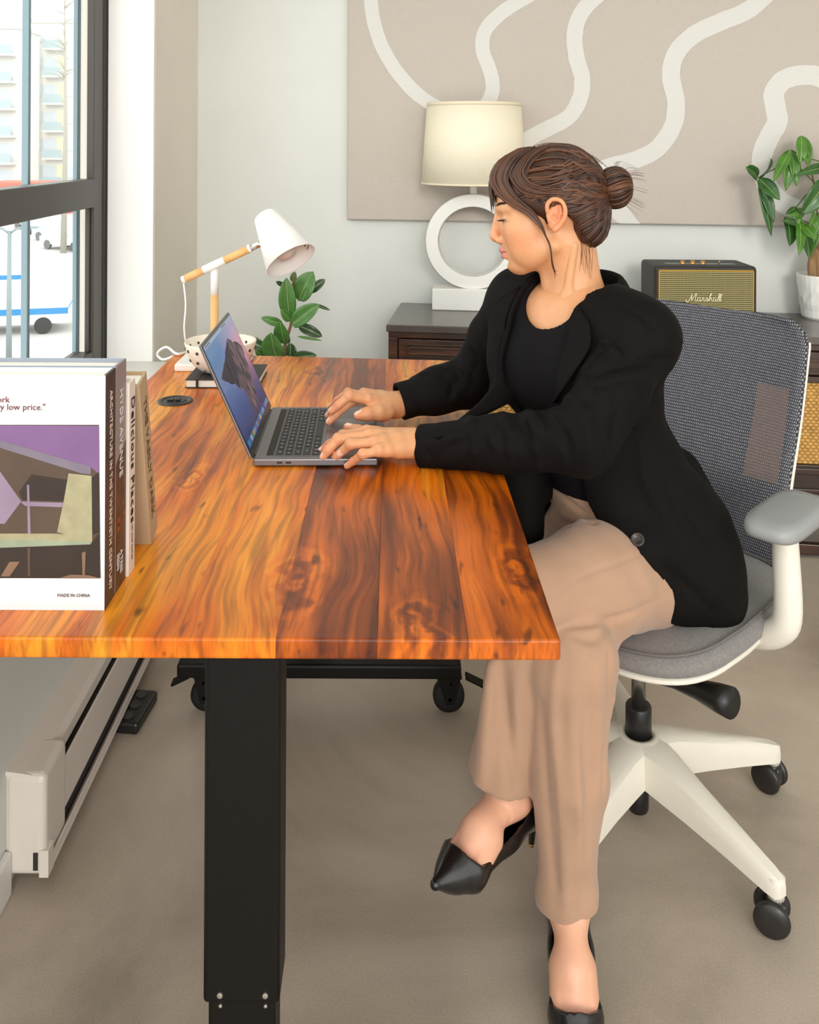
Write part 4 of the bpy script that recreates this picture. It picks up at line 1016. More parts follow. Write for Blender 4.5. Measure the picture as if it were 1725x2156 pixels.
LM_ = [((1198, 466), (1102, 375), 92, 1, .4), ((1208, 462), (1316, 298), 72, 1, .8), ((1212, 472), (1390, 655), 105, 1, .9), ((1212, 475), (1318, 968), 66, 1, 1), ((1215, 490), (1340, 850), 80, 1, 1),
       ((1478, 228), (1335, 500), 78, 0, 1), ((1478, 232), (1440, 578), 84, 0, 1), ((1484, 230), (1532, 536), 84, 0, 1), ((1470, 225), (1350, 420), 60, 1, 1), ((1572, 105), (1560, 345), 92, 0, .9), ((1576, 105), (1655, 325), 70, 0, 1), ((1560, 240), (1640, 375), 60, 0, 1),
       ((1800, 370), (1545, 435), 82, 1, .9), ((1790, 470), (1575, 782), 150, 1, .9), ((1530, 715), (1438, 778), 40, 1, 1), ((1530, 720), (1595, 770), 40, 0, 1), ((1530, 725), (1540, 880), 60, 0, 1), ((1600, 780), (1460, 790), 50, 0, 1), ((1440, 795), (1475, 1048), 120, 1, .9), ((1530, 860), (1410, 830), 60, 1, 1),
       ((1555, 800), (1555, 1128), 76, 0, 1), ((1590, 860), (1700, 995), 90, 0, 1), ((1610, 950), (1640, 1155), 80, 1, 1), ((1700, 900), (1660, 1100), 60, 0, 1), ((1690, 760), (1640, 880), 60, 0, 1), ((1800, 700), (1690, 960), 90, 0, 1), ((1780, 300), (1850, 520), 80, 0, 1), ((1800, 560), (1870, 800), 90, 0, 1), ((1750, 130), (1850, 330), 80, 0, 1)]
for (b0, t0, wz, dk, sh_) in LM_:
    leaf(mt, P(*Z7(*b0), MTd-.01+random.uniform(-.02, .02)), P(*Z7(*t0), MTd-.06+random.uniform(-.04, .04)), wz/4.0588*u_*1.15, (random.uniform(-.4, .4), -1, .3), M_leafD if dk else M_leafC, sharp=sh_, droop=.07)
# jade plant half hidden behind the sitter's head
jd = 3.13
jp0 = PZ(1248, 640, CH)
jp = empty('jade_plant', jp0); tag(jp, 'small jade plant with rounded leaves partly hidden behind the seated person', 'plant')
jd = jp0.y
bm = NB(); lathe(bm, [(0, 0), (.035, 0), (.045, .075), (.041, .075), (.037, .065), (0, .063)], 24); obj('pot', bm, mat('clay_pot', rgb(170, 140, 116), .7), jp, True)
Z5 = lambda x, y: (960+x/4.3125, 280+y/4.3125)
for pts in (((1180, 1280), (1230, 1130), (1275, 1050), (1340, 910)), ((1180, 1280), (1215, 1100), (1235, 1000), (1215, 940))):
    bm = NB(); tube(bm, [p-jp.location for p in bez([jp0+Vector((0, 0, .06))]+[P(*Z5(*q), jd) for q in pts[1:]], 12)], .004, 7); obj('stem', bm, M_stem, jp, True)
for (b0, t0, wz) in (((1338, 905), (1315, 868), 26), ((1340, 908), (1405, 910), 26), ((1342, 905), (1335, 862), 26), ((1340, 915), (1385, 958), 34), ((1330, 945), (1358, 1005), 34), ((1310, 935), (1258, 922), 26), ((1300, 1005), (1350, 1075), 40), ((1300, 1010), (1252, 1030), 36), ((1235, 1000), (1262, 1035), 30), ((1235, 990), (1270, 950), 30), ((1225, 960), (1200, 930), 30), ((1285, 1020), (1230, 1005), 30), ((1230, 1040), (1205, 990), 36), ((1240, 970), (1275, 980), 30)):
    leaf(jp, P(*Z5(*b0), jd), P(*Z5(*t0), jd-.01), wz/4.3125*jd/FPX*1.15, (random.uniform(-.3, .3), -1, .3), M_leafE, rib=None, sharp=.8, droop=.03)

# ================================================================== the street outside the window
GZ = -6.0
M_road = mat('pale_asphalt', rgb(196, 194, 190), .9, noise=(.3, .05)); M_bld = mat('pale_render', rgb(222, 220, 214), .85); M_balc = mat('balcony_white', rgb(205, 205, 202), .8)
M_win = mat('far_window', rgb(205, 212, 218), .6); M_bglass = mat('balcony_glass', rgb(170, 186, 190), .2); M_yel = mat('yellow_panel', rgb(232, 222, 190), .8)
bm = NB(); box(bm, (-160, 8, GZ-.5), (-2, 200, GZ)); struct(obj('street_ground', bm, M_road))
def at(px, py, d): return P(px, py, d)
def building(name, label, px0, px1, d, floors, fh, z0, cols, dep=6.5, balcony=True):
    x0, x1 = at(px0, 300, d).x, at(px1, 300, d).x
    e = empty(name, (x0, d, GZ)); tag(e, label, 'building')
    H = z0-GZ+floors*fh
    bm = NB(); box(bm, (0, 0, 0), (x1-x0, dep, H)); obj('wall', bm, M_bld, e)
    bm = NB(); box(bm, (-.3, -.3, H), (x1-x0+.3, dep, H+.5)); obj('roof', bm, M_balc, e)
    for f in range(floors):
        zb = z0-GZ+f*fh
        for (a, b, kind) in cols:
            xa, xb = at(a, 300, d).x-x0, at(b, 300, d).x-x0
            if kind == 'w':
                n = max(1, int((xb-xa)/1.1))
                for k in range(n):
                    q = xa+(xb-xa)*k/n
                    bm = NB(); box(bm, (q, -.10, zb+1.0), (q+(xb-xa)/n*.8, .05, zb+2.5)); obj('window', bm, M_win, e)
            elif kind == 'y':
                bm = NB(); box(bm, (xa, -.08, zb+.2), (xb, .05, zb+2.6)); obj('panel', bm, M_yel, e)
            else:
                bm = NB(); box(bm, (xa, -1.6, zb-.1), (xb, .05, zb+.15)); sl = obj('balcony', bm, M_balc, e)
                bm = NB(); box(bm, (xa+.05, -1.55, zb+.15), (xb-.05, -1.5, zb+1.15)); obj('railing', bm, M_bglass, sl)
                bm = NB(); box(bm, (xa+.5, -.05, zb+.15), (xb-.5, .05, zb+2.4)); obj('window', bm, M_win, sl)
    return e
building('apartment_block', 'pale tall apartment block with stacked balconies seen through the window', 70, 185, 112, 6, 3.36, -4.0, [(77, 90, 'w'), (92, 115, 'w'), (98, 140, 'b'), (120, 132, 'y'), (140, 158, 'w')])
building('white_building', 'white building with rounded balconies at the far left of the window', -60, 36, 104, 6, 3.1, -4.2, [(-30, 35, 'b')])
bm = NB(); box(bm, (0, 0, 0), (9, 6, 3.2)); shop = obj('low_shop', bm, mat('shop_red', rgb(214, 120, 104), .8)); shop.location = (at(2, 300, 93).x-2, 93, GZ+.0); tag(shop, 'low red-fronted shop at the foot of the white building', 'shop')
def car(name, label, px, py_ground, L_, H_, W_, m, rot, group=None, van=False):
    d = (EYE.z-GZ)*FPX/(py_ground-305); p = P(px, py_ground, d); p.z = GZ
    e = empty(name, p, rot); tag(e, label, 'van' if van else 'car', group)
    h = L_/2
    body = [(-h, 0, .35), (-h, 0, H_*.60), (-h*.80, 0, H_*.66), (-h*.58, 0, H_), (h*.25, 0, H_), (h*.55, 0, H_*.66), (h*.95, 0, H_*.58), (h, 0, .4)] if not van else [(-h, 0, .35), (-h, 0, H_*.95), (-h*.9, 0, H_), (h*.45, 0, H_), (h*.72, 0, H_*.58), (h*.97, 0, H_*.50), (h, 0, .4)]
    bm = NB(); prism(bm, [(x, -W_/2, z) for x, _, z in body], (0, W_, 0)); obj('body', bm, m, e)
    bm = NB(); zz = H_*.68
    q = [(-h*.72, zz), (-h*.54, H_*.94), (h*.22, H_*.94), (h*.46, zz)] if not van else [(-h*.15, H_*.60), (-h*.15, H_*.92), (h*.42, H_*.92), (h*.64, H_*.60)]
    prism(bm, [(x, -W_/2-.02, z) for x, z in q], (0, W_+.04, 0)); obj('side_windows', bm, M_win, e)
    for sx_ in (-.62, .62):
        for sy_ in (-1, 1):
            bm = NB(); lathe(bm, [(0, -.1), (.32, -.1), (.32, .1), (0, .1)], 18, Matrix.Translation((h*sx_, sy_*(W_/2-.05), .32)) @ Matrix.Rotation(PI/2, 4, 'X')); obj('wheel', bm, M_blk if van else mat('tyre_grey', rgb(110, 110, 110), .8), e)
    return e
M_c1 = mat('car_white', rgb(226, 226, 226), .4); M_c2 = mat('car_silver', rgb(190, 194, 196), .4); M_c3 = mat('car_grey', rgb(170, 172, 172), .4)
for i, (px, py, mm, wh) in enumerate(((78, 486, M_c3, 'grey'), (104, 497, M_c1, 'white'), (128, 510, M_c2, 'silver'), (150, 528, M_c1, 'white'))):
    car('parked_car', ['grey parked car at the far end of the street row', 'white parked car second from the far end of the row', 'silver parked car third in the street row', 'white parked car nearest the window frame in the street row'][i], px, py, 4.4, 1.45, 1.8, mm, -.55, 'cars parked across the street')
vn = car('blue_van', 'white van with a bright blue band parked in the street below', 8, 700, 5.0, 2.3, 2.0, M_c1, .25, van=True)
bm = NB(); box(bm, (-2.5, -1.03, .75), (2.45, 1.03, .98)); obj('blue_band', bm, mat('van_blue', rgb(40, 130, 190), .4), vn)
bm = NB(); box(bm, (-2.3, -1.03, 2.12), (1.0, 1.03, 2.28)); obj('blue_band', bm, MATS['van_blue'], vn)
sd_ = 30.; sp0 = P(20, 486, sd_)
slp = empty('street_lamp', (sp0.x, sd_, GZ)); tag(slp, 'grey double-armed street lamp standing on the pavement outside', 'street lamp')
M_lp = mat('lamp_post_grey', rgb(138, 150, 154), .5)
hz_ = sp0.z-GZ
bm = NB(); tube(bm, [(0, 0, 0), (0, 0, hz_)], [.10, .06], 10); obj('post', bm, M_lp, slp, True)
for s_ in (-1, 1):
    bm = NB(); tube(bm, [(0, 0, hz_-.1), (s_*.25, 0, hz_+.08), (s_*.55, 0, hz_+.14)], .035, 8); a_ = obj('arm', bm, M_lp, slp, True)
    bm = NB(); box(bm, (min(s_*.5, s_*.95), -.1, hz_+.09), (max(s_*.5, s_*.95), .1, hz_+.16), bevel=.03); obj('lamp_head', bm, M_lp, a_)
td_ = 60.; tp = P(136, 40, td_)
tr_ = empty('street_tree', (tp.x, td_, GZ)); tag(tr_, 'grey leafless tree top showing above the apartment block', 'tree')
M_tree = mat('hazy_twigs', rgb(168, 162, 150), .9)
rt = random.Random(11); bm = NB(); hh_ = tp.z-GZ
tube(bm, [(0, 0, 0), (.1, 0, hh_*.5), (0, 0, hh_+1.5)], [.22, .14, .03], 8); obj('trunk', bm, M_tree, tr_, True)
for k in range(26):
    z = hh_*(.72)+rt.uniform(0, hh_*.33); a = rt.uniform(0, 6.28); l_ = rt.uniform(.5, 1.4)
    bm = NB(); p0 = Vector((0, 0, z)); p1 = p0+Vector((math.cos(a)*l_, math.sin(a)*l_, rt.uniform(.1, .9))); tube(bm, [p0, (p0+p1)/2+Vector((0, 0, .1)), p1], [.05, .03, .01], 5); obj('branch', bm, M_tree, tr_)
# ================================================================== office chair
CC = Vector((.480, 1.738, 0)); CF_ = math.radians(225.6)
chair = empty('office_chair', CC, CF_); tag(chair, 'grey mesh-back office chair on a white five-star base with castors', 'chair')
CFv = Vector((math.cos(CF_), math.sin(CF_), 0)); CLv = Vector((-CFv.y, CFv.x, 0))
M_cw = mat('chair_white', rgb(228, 222, 208), .42)
M_cfab = mat('seat_fabric', rgb(128, 124, 121), .9, noise=(260, .16), bump=(700, .5), sheen=.2)
M_cpad = mat('armpad_grey', rgb(150, 152, 152), .5)
def sup(a, n=3.2):
    c, s = math.cos(a), math.sin(a)
    return (math.copysign(abs(c)**(2/n), c), math.copysign(abs(s)**(2/n), s))
def cushion(name, levels, hx, hy, cx, m, n=3.4, N_=64, parent=chair, dome=None):
    bm = NB(); rings = []
    for sc_, z in levels:
        ring = []
        for k in range(N_):
            u, v = sup(2*PI*k/N_, n)
            x, y = cx+u*hx*sc_, v*hy*sc_
            zz = z-(.020*max(0, (x-cx)/hx-.45)/.55 if True else 0)+.012*abs(y/hy)**2*(1 if z > .45 else .3)
            ring.append(bm.verts.new((x, y, zz)))
        rings.append(ring)
    for i in range(len(rings)-1):
        for k in range(N_): bm.faces.new([rings[i][k], rings[i][(k+1) % N_], rings[i+1][(k+1) % N_], rings[i+1][k]])
    bm.faces.new(rings[0][::-1]); bm.faces.new(rings[-1])
    return obj(name, bm, m, parent, True)
seat = cushion('seat', [(.86, .438), (.955, .441), (.99, .447), (1.0, .455), (.985, .462), (.94, .470), (.8, .474), (.55, .474), (.25, .472)], .245, .250, .01, M_cfab)
bm = NB()
tube(bm, [(.01+sup(2*PI*k/64, 3.4)[0]*.233, sup(2*PI*k/64, 3.4)[1]*.238, .472-.020*max(0, sup(2*PI*k/64, 3.4)[0]*.95-.45)/.55+.011*abs(sup(2*PI*k/64, 3.4)[1])**2) for k in range(65)], .0022, 6, cap=False); obj('piping', bm, mat('piping_grey', rgb(108, 104, 101), .9), seat, True)
cushion('seat_trim', [(.80, .427), (.94, .430), (.978, .434), (.972, .440), (.9, .442)], .245, .250, .01, M_cw)
bm = NB(); box(bm, (-.10, -.09, .400), (.10, .09, .432), bevel=.012); obj('tilt_mechanism', bm, M_blk, chair)
# mesh back
def mesh_mat():
    m = bpy.data.materials.new('woven_mesh'); m.use_nodes = True; nt = m.node_tree; N = nt.nodes; L = nt.links
    b = N['Principled BSDF']; b.inputs['Roughness'].default_value = .75
    tc = N.new('ShaderNodeTexCoord'); sp = N.new('ShaderNodeSeparateXYZ'); cb = N.new('ShaderNodeCombineXYZ')
    L.new(tc.outputs['Object'], sp.inputs[0]); L.new(sp.outputs[1], cb.inputs[0]); L.new(sp.outputs[2], cb.inputs[1])
    nz = N.new('ShaderNodeTexNoise'); nz.inputs['Scale'].default_value = 25; L.new(tc.outputs['Object'], nz.inputs[0])
    ad = N.new('ShaderNodeVectorMath'); ad.operation = 'MULTIPLY_ADD'; ad.inputs[1].default_value = (0, .004, 0); L.new(nz.outputs['Color'], ad.inputs[0]); L.new(cb.outputs[0], ad.inputs[2])
    br = N.new('ShaderNodeTexBrick'); L.new(ad.outputs[0], br.inputs[0])
    br.inputs['Scale'].default_value = 1; br.inputs['Brick Width'].default_value = .0040; br.inputs['Row Height'].default_value = .0058
    br.inputs['Mortar Size'].default_value = .0011; br.inputs['Mortar Smooth'].default_value = .4
    br.inputs['Color1'].default_value = (*rgb(150, 150, 156), 1); br.inputs['Color2'].default_value = (*rgb(128, 128, 136), 1); br.inputs['Mortar'].default_value = (*rgb(42, 41, 47), 1)
    # warmer panels woven into the mesh
    def band(src, lo, hi):
        a = N.new('ShaderNodeMath'); a.operation = 'GREATER_THAN'; a.inputs[1].default_value = lo; L.new(src, a.inputs[0])
        c = N.new('ShaderNodeMath'); c.operation = 'LESS_THAN'; c.inputs[1].default_value = hi; L.new(src, c.inputs[0])
        d = N.new('ShaderNodeMath'); d.operation = 'MULTIPLY'; L.new(a.outputs[0], d.inputs[0]); L.new(c.outputs[0], d.inputs[1]); return d.outputs[0]
    ab = N.new('ShaderNodeMath'); ab.operation = 'ABSOLUTE'; L.new(sp.outputs[1], ab.inputs[0])
    p1 = N.new('ShaderNodeMath'); p1.operation = 'MULTIPLY'; L.new(band(ab.outputs[0], .105, .175), p1.inputs[0]); L.new(band(sp.outputs[2], .625, .80), p1.inputs[1])
    mx = N.new('ShaderNodeMix'); mx.data_type = 'RGBA'; mx.inputs[7].default_value = (*rgb(126, 106, 98), 1); L.new(br.outputs[0], mx.inputs[6])
    s = N.new('ShaderNodeMath'); s.operation = 'MULTIPLY'; s.inputs[1].default_value = .6; L.new(p1.outputs[0], s.inputs[0]); L.new(s.outputs[0], mx.inputs[0])
    L.new(mx.outputs[2], b.inputs['Base Color'])
    bp = N.new('ShaderNodeBump'); bp.inputs['Strength'].default_value = .5; bp.inputs['Distance'].default_value = .001; L.new(br.outputs['Fac'], bp.inputs['Height']); bp.invert = True; L.new(bp.outputs[0], b.inputs['Normal'])
    return m
BZ0, BZ1 = .430, .936
def backpt(v, w, off=0.):
    z = BZ0+(BZ1-BZ0)*w
    hw = .190+.014*w
    r = .05                                # rounded top corners
    if z > BZ1-r: hw -= r-math.sqrt(max(0, r*r-(z-(BZ1-r))**2))
    y = hw*v
    x = -.225-.030*(1-(v*v))-.10*(w-.15)+.05*math.exp(-((w-.33)/.22)**2)*(1-v*v*.6)+off
    return Vector((x, y, z))
NV, NW_ = 24, 28; V = []; F = []
ws_ = list(np.linspace(0, .9, 18))+[.92, .94, .955, .967, .977, .985, .992, .997, 1.0]
for w_ in ws_:
    for i in range(NV+1): V.append(backpt(i/NV*2-1, w_))
for j in range(len(ws_)-1):
    for i in range(NV):
        a = j*(NV+1)+i; F.append((a, a+1, a+NV+2, a+NV+1))
back = pyd('backrest', V, F, mesh_mat(), chair, True)
sm = back.modifiers.new('thick', 'SOLIDIFY'); sm.thickness = .012; sm.offset = 0
# frame behind the mesh
out = [backpt(1, w_, -.009) for w_ in ws_]+[backpt(1-2*i/12, 1.0, -.012) for i in range(1, 12)]+[backpt(-1, w_, -.012) for w_ in ws_[::-1]]
for v_ in (1, -1):
    bm = NB(); tube(bm, [backpt(v_*.995, w_, -.010) for w_ in ws_ if w_ < .93], .0050, 8); obj('back_frame', bm, M_cw, chair, True)
bm = NB(); tube(bm, [(-.10, 0, .395), (-.24, 0, .39), (-.30, 0, .46), (-.305, 0, .62), (-.315, 0, .74)], [.03, .03, .028, .024, .016], 12, flat=((0, 1, 0), 1.0)); obj('back_support', bm, M_cw, chair, True)
# arms
for s_ in (1, -1):
    bm = NB(); tube(bm, bez([(-.02, s_*.14, .418), (.0, s_*.225, .435), (.012, s_*.268, .462), (.016, s_*.286, .50), (.010, s_*.280, .60), (.008, s_*.278, .640)], 24), [.020+.004*math.sin(k/24*PI) for k in range(25)], 14, flat=((1, 0, 0), .9)); ar = obj('arm_post', bm, M_cw, chair, True)
    bm = NB(); box(bm, (-.045, s_*.28-.026, .634), (.05, s_*.28+.026, .648), bevel=.006); obj('arm_bracket', bm, M_cw, chair)
    o = cushion('arm_pad', [(.82, .646), (.96, .648), (1.0, .656), (1.0, .664), (.95, .671), (.7, .674)], .105, .047, .0, M_cpad, n=4)
    for v in o.data.vertices: v.co.y += s_*.28; v.co.z += (.02*max(0, (v.co.x)/.105-.45)/.55)-.012*abs((v.co.y-s_*.28)/.047)**2*(1 if v.co.z > .45 else .3)
# column and star base
bm = NB(); tube(bm, [(0, 0, .20), (0, 0, .43)], .0135, 20); obj('gas_lift', bm, mat('lift_chrome', rgb(150, 145, 140), .22, metal=.9), chair, True)
bm = NB(); lathe(bm, [(0, .15), (.0245, .15), (.0245, .212), (.022, .216), (.014, .217), (0, .217)], 28); obj('lift_sleeve', bm, M_blk, chair, True)
bm = NB(); lathe(bm, [(0, .014), (.018, .014), (.020, .020), (.020, .11), (0, .11)], 24); obj('lift_foot', bm, M_blk, chair, True)
bm = NB(); lathe(bm, [(.0255, .160), (.034, .162), (.052, .152), (.060, .130), (.052, .100), (.0255, .096)], 36, closed=True); obj('base_hub', bm, M_cw, chair, True)
bm = NB()
pr = [(.02, -.085, .405, .010), (.09, -.13, .397, .011), (.13, -.20, .388, .018), (.145, -.255, .376, .030), (.146, -.262, .374, .030)]
_ci = chair.matrix_basis.inverted() if False else (Matrix.Translation(CC) @ Matrix.Rotation(CF_, 4, 'Z')).inverted()
_lv = [_ci @ P(x_, y_, d_) for x_, y_, d_ in ((1330, 1415, 1.70), (1420, 1436, 1.65), (1470, 1452, 1.61), (1515, 1470, 1.575), (1540, 1480, 1.555))]
tube(bm, _lv, [.008, .011, .017, .024, .026], 16); obj('tilt_lever', bm, M_blk, chair, True)
spokes = []
for k in range(5):
    a = math.radians(-58+72*k)-CF_
    R = Matrix.Rotation(a, 4, 'Z')
    bm = NB(); prev = None
    st_ = [(.03, .034, .160, .095), (.07, .028, .156, .088), (.14, .021, .138, .080), (.22, .017, .118, .072), (.290, .0145, .098, .064), (.306, .012, .092, .062), (.312, .006, .088, .064)]
    for (r, hw, zt, zb) in st_:
        ring = [(r, -hw*1.15, zb), (r, -hw*1.15, (zt+zb)/2), (r, -hw, zt-.006), (r, -hw*.6, zt), (r, hw*.6, zt), (r, hw, zt-.006), (r, hw*1.15, (zt+zb)/2), (r, hw*1.15, zb)]
        vs = [bm.verts.new(R @ Vector(q)) for q in ring]
        if prev:
            for i in range(8): bm.faces.new([prev[i], prev[(i+1) % 8], vs[(i+1) % 8], vs[i]])
        else: bm.faces.new(vs[::-1])
        prev = vs
    bm.faces.new(prev)
    arm = obj('base_spoke', bm, M_cw, chair); 
    arm.data.polygons.foreach_set('use_smooth', [True]*len(arm.data.polygons)); md = arm.modifiers.new('e', 'EDGE_SPLIT'); md.split_angle = .7
    bm = NB(); lathe(bm, [(0, .056), (.0135, .056), (.0145, .090), (0, .092)], 18, R @ Matrix.Translation((.298, 0, 0))); obj('socket', bm, M_cw, arm, True)
    sw_ = [math.radians(35), math.radians(-60), math.radians(20), math.radians(70), math.radians(-20)][k]
    Cm = R @ Matrix.Translation((.298, 0, 0)) @ Matrix.Rotation(sw_, 4, 'Z')
    bm = NB(); lathe(bm, [(0, .030), (.012, .030), (.0135, .058), (0, .058)], 16, Cm)
    box(bm, (-.016, -.011, .018), (.018, .011, .052), mtx=Cm, bevel=.006); cs = obj('castor', bm, mat('castor_black', rgb(36, 33, 31), .35), chair, True)
    for s_ in (-1, 1):
        bm = NB(); lathe(bm, [(0, -.007), (.022, -.007), (.028, -.004), (.029, .002), (.026, .006), (.01, .0075), (0, .0075)], 28, Cm @ Matrix.Translation((-.006, s_*.018, .029)) @ Matrix.Rotation(-PI/2*s_, 4, 'X')); obj('wheel', bm, MATS['castor_black'], cs, True)
# ================================================================== the seated person
def skin_mat():
    m = bpy.data.materials.new('skin'); m.use_nodes = True; nt = m.node_tree; N = nt.nodes; L = nt.links
    b = N['Principled BSDF']; b.inputs['Roughness'].default_value = .42; b.inputs['Specular IOR Level'].default_value = .4
    b.inputs['Subsurface Weight'].default_value = .12; b.inputs['Subsurface Radius'].default_value = (.010, .004, .002); b.inputs['Subsurface Scale'].default_value = 1.0
    at_ = N.new('ShaderNodeVertexColor'); at_.layer_name = 'tone'
    tc = N.new('ShaderNodeTexCoord'); n1 = N.new('ShaderNodeTexNoise'); n1.inputs['Scale'].default_value = 45; n1.inputs['Detail'].default_value = 5; L.new(tc.outputs['Object'], n1.inputs[0])
    r = N.new('ShaderNodeMapRange'); r.inputs[1].default_value = .3; r.inputs[2].default_value = .7; r.inputs[3].default_value = .95; r.inputs[4].default_value = 1.05; L.new(n1.outputs[0], r.inputs[0])
    mx = N.new('ShaderNodeMix'); mx.data_type = 'RGBA'; mx.blend_type = 'MULTIPLY'; mx.inputs[0].default_value = 1; L.new(at_.outputs[0], mx.inputs[6]); L.new(r.outputs[0], mx.inputs[7])
    L.new(mx.outputs[2], b.inputs['Base Color'])
    n2 = N.new('ShaderNodeTexNoise'); n2.inputs['Scale'].default_value = 500; L.new(tc.outputs['Object'], n2.inputs[0])
    bp = N.new('ShaderNodeBump'); bp.inputs['Strength'].default_value = .06; bp.inputs['Distance'].default_value = .001; L.new(n2.outputs[0], bp.inputs['Height']); L.new(bp.outputs[0], b.inputs['Normal'])
    return m
M_skin = skin_mat()
def fabric(name, col, rough=.85, bumps=900, sheen=.25, fold=None):
    return mat(name, col, rough, spec=.12, sheen=sheen, noise=(14, .06), bump=(bumps, .25))
M_blazer = fabric('black_suiting', rgb(15, 12, 11), .75, sheen=.0)
M_top = fabric('black_jersey', rgb(19, 17, 19), .8, sheen=.0)
M_trou = fabric('beige_trouser_cloth', rgb(176, 141, 116), .85)
M_hair = None
A3 = lambda v: np.array(v, float)

# ---------------- head, in its own frame: x towards the face, y towards the camera side, z up (origin at the ear)
HD = 1.66
HO = P(1163, 447, HD)
hf = Vector((-.993, .118, 0)); hs = Vector((-.118, -.993, 0)); hu = Vector((0, 0, 1))
HM = Matrix((hf, hs, hu)).transposed().to_4x4(); HM.translation = HO
HMn = np.array(HM)
def toW(V): return V @ HMn[:3, :3].T + HMn[:3, 3]
def hW(p): return HM @ Vector(p)
SK1 = np.array(rgb(214, 156, 112)); LIP = np.array(rgb(198, 124, 112)); RED = np.array(rgb(222, 138, 104))
h = SDF((-.13, -.10, -.215), (.135, .10, .135), .0016)
h.ell((-.008, 0, .032), (.084, .070, .080), k=.0)
h.ell((.042, 0, .022), (.060, .060, .062), k=.02)            # forehead
h.ell((.040, 0, -.032), (.055, .056, .056), k=.025)          # middle of the face
for s_ in (-1, 1):
    h.ell((.058, s_*.040, -.030), (.026, .022, .024), k=.02)   # cheek bone
    h.cap((.000, s_*.050, -.056), (.055, s_*.018, -.094), .012, .014, k=.022)   # jaw line
    h.ell((.045, s_*.034, -.062), (.030, .022, .030), k=.02)   # cheek
h.ell((.065, 0, -.070), (.025, .026, .028), k=.015)           # mouth area
h.ell((.0625, 0, -.0965), (.0165, .019, .0145), k=.014)       # chin
h.cap((.035, 0, -.082), (.055, 0, -.092), .026, .018, k=.02)
for s_ in (-1, 1):
    h.cap((.096, s_*.010, .006), (.078, s_*.046, .010), .0065, .006, k=.012)     # brow ridge
    h.ell((.104, s_*.030, -.012), (.016, .016, .0095), k=.012, op='s')           # socket
    h.ell((.0800, s_*.031, -.0125), (.0122, .0135, .0118), k=.003)               # lids over the eye
h.cap((.0975, 0, .002), (.1065, 0, -.042), .0058, .0072, k=.007)                 # nose
h.ell((.1050, 0, -.0470), (.0088, .0085, .0078), k=.005)
for s_ in (-1, 1):
    h.ell((.0945, s_*.0105, -.0515), (.0095, .0062, .0068), k=.005)
h.cap((.1040, 0, -.0520), (.0925, 0, -.0580), .0042, .0040, k=.004)
for s_ in (-1, 1): h.ell((.0985, s_*.0062, -.0585), (.0048, .0026, .0026), k=.002, op='s')
for s_ in (-1, 1):
    h.chain([(.0905, 0, -.0715), (.0885, s_*.008, -.0705), (.0790, s_*.019, -.0700), (.0715, s_*.0235, -.0688)], [.0052, .0050, .0032, .0012], k=.004)   # upper lip
    h.chain([(.0868, 0, -.0835), (.0842, s_*.009, -.0820), (.0765, s_*.018, -.0760), (.0715, s_*.0225, -.0700)], [.0058, .0054, .0030, .0012], k=.004)   # lower lip
    h.chain([(.0985, 0, -.0775), (.0935, s_*.008, -.0768), (.0835, s_*.019, -.0730), (.0745, s_*.0250, -.0690)], [.0016, .0016, .0014, .0010], k=.0015, op='s')
h.ell((.086, 0, -.0925), (.008, .02, .0045), k=.008, op='s')                     # dent over the chin
# eye slit
for s_ in (-1, 1):
    h.chain([(.0945, s_*.0225, -.0135), (.0935, s_*.029, -.0148), (.0885, s_*.037, -.0135), (.083, s_*.0425, -.0110)], [.0008, .0014, .0014, .0008], k=.001, op='s')
# ears
for s_ in (-1, 1):
    y0 = s_*.070
    h.ell((-.004, y0, .000), (.0155, .006, .0285), R=[[.97, 0, .22], [0, 1, 0], [-.22, 0, .97]], k=.004)
    rim = [(.012, y0+s_*.003, .004), (.013, y0+s_*.006, .018), (.004, y0+s_*.009, .0285), (-.010, y0+s_*.010, .026), (-.0175, y0+s_*.010, .012), (-.0165, y0+s_*.009, -.004), (-.009, y0+s_*.007, -.016), (-.001, y0+s_*.005, -.0245)]
    rim = [tuple(p) for p in bez([Vector(p) for p in rim], 28)]
    h.chain(rim, list(np.interp(np.linspace(0, 7, 29), range(8), [.003, .0032, .0034, .0036, .0036, .0034, .004, .0058])), k=.0025)
    h.ell((-.004, y0+s_*.009, .010), (.0095, .0055, .013), R=[[.95, 0, .3], [0, 1, 0], [-.3, 0, .95]], k=.003, op='s')
    h.chain([(-.009, y0+s_*.005, .017), (-.0105, y0+s_*.0055, .004), (-.005, y0+s_*.005, -.008)], [.0022, .0025, .0022], k=.002)
    h.ell((.0005, y0+s_*.008, -.004), (.0062, .0065, .0075), k=.003, op='s')
    h.cap((.0115, y0+s_*.002, -.001), (.0095, y0+s_*.003, -.009), .0035, .003, k=.003)
# neck
nb0 = A3((-.048, -.012, -.20))
h.cap((-.028, 0, -.050), (-.046, -.008, -.165), .049, .050, k=.022)
h.cap((-.045, 0, -.16), (-.055, -.01, -.23), .050, .056, k=.02)
for s_ in (-1, 1): h.cap((-.032, s_*.042, -.055), (-.004, s_*.018-.014, -.190), .0042, .0050, k=.02)
h.ell((.008, 0, -.125), (.010, .012, .022), k=.02)
V1, F1 = h.mesh(); V1 = relax(V1, F1, 1, .4)
x, y, z = V1.T
tone = np.tile(SK1, (len(V1), 1))
def blend(mask, col):
    global tone
    tone = tone*(1-mask[:, None])+np.array(col)*mask[:, None]
g3 = lambda c, r: np.exp(-(((x-c[0])/r[0])**2+((np.abs(y)-c[1])/r[1])**2+((z-c[2])/r[2])**2))
blend(.45*g3((.055, .045, -.045), (.03, .03, .022)), RED)
blend(.55*g3((-.006, .076, .0), (.02, .02, .035)), np.array(rgb(216, 112, 78)))
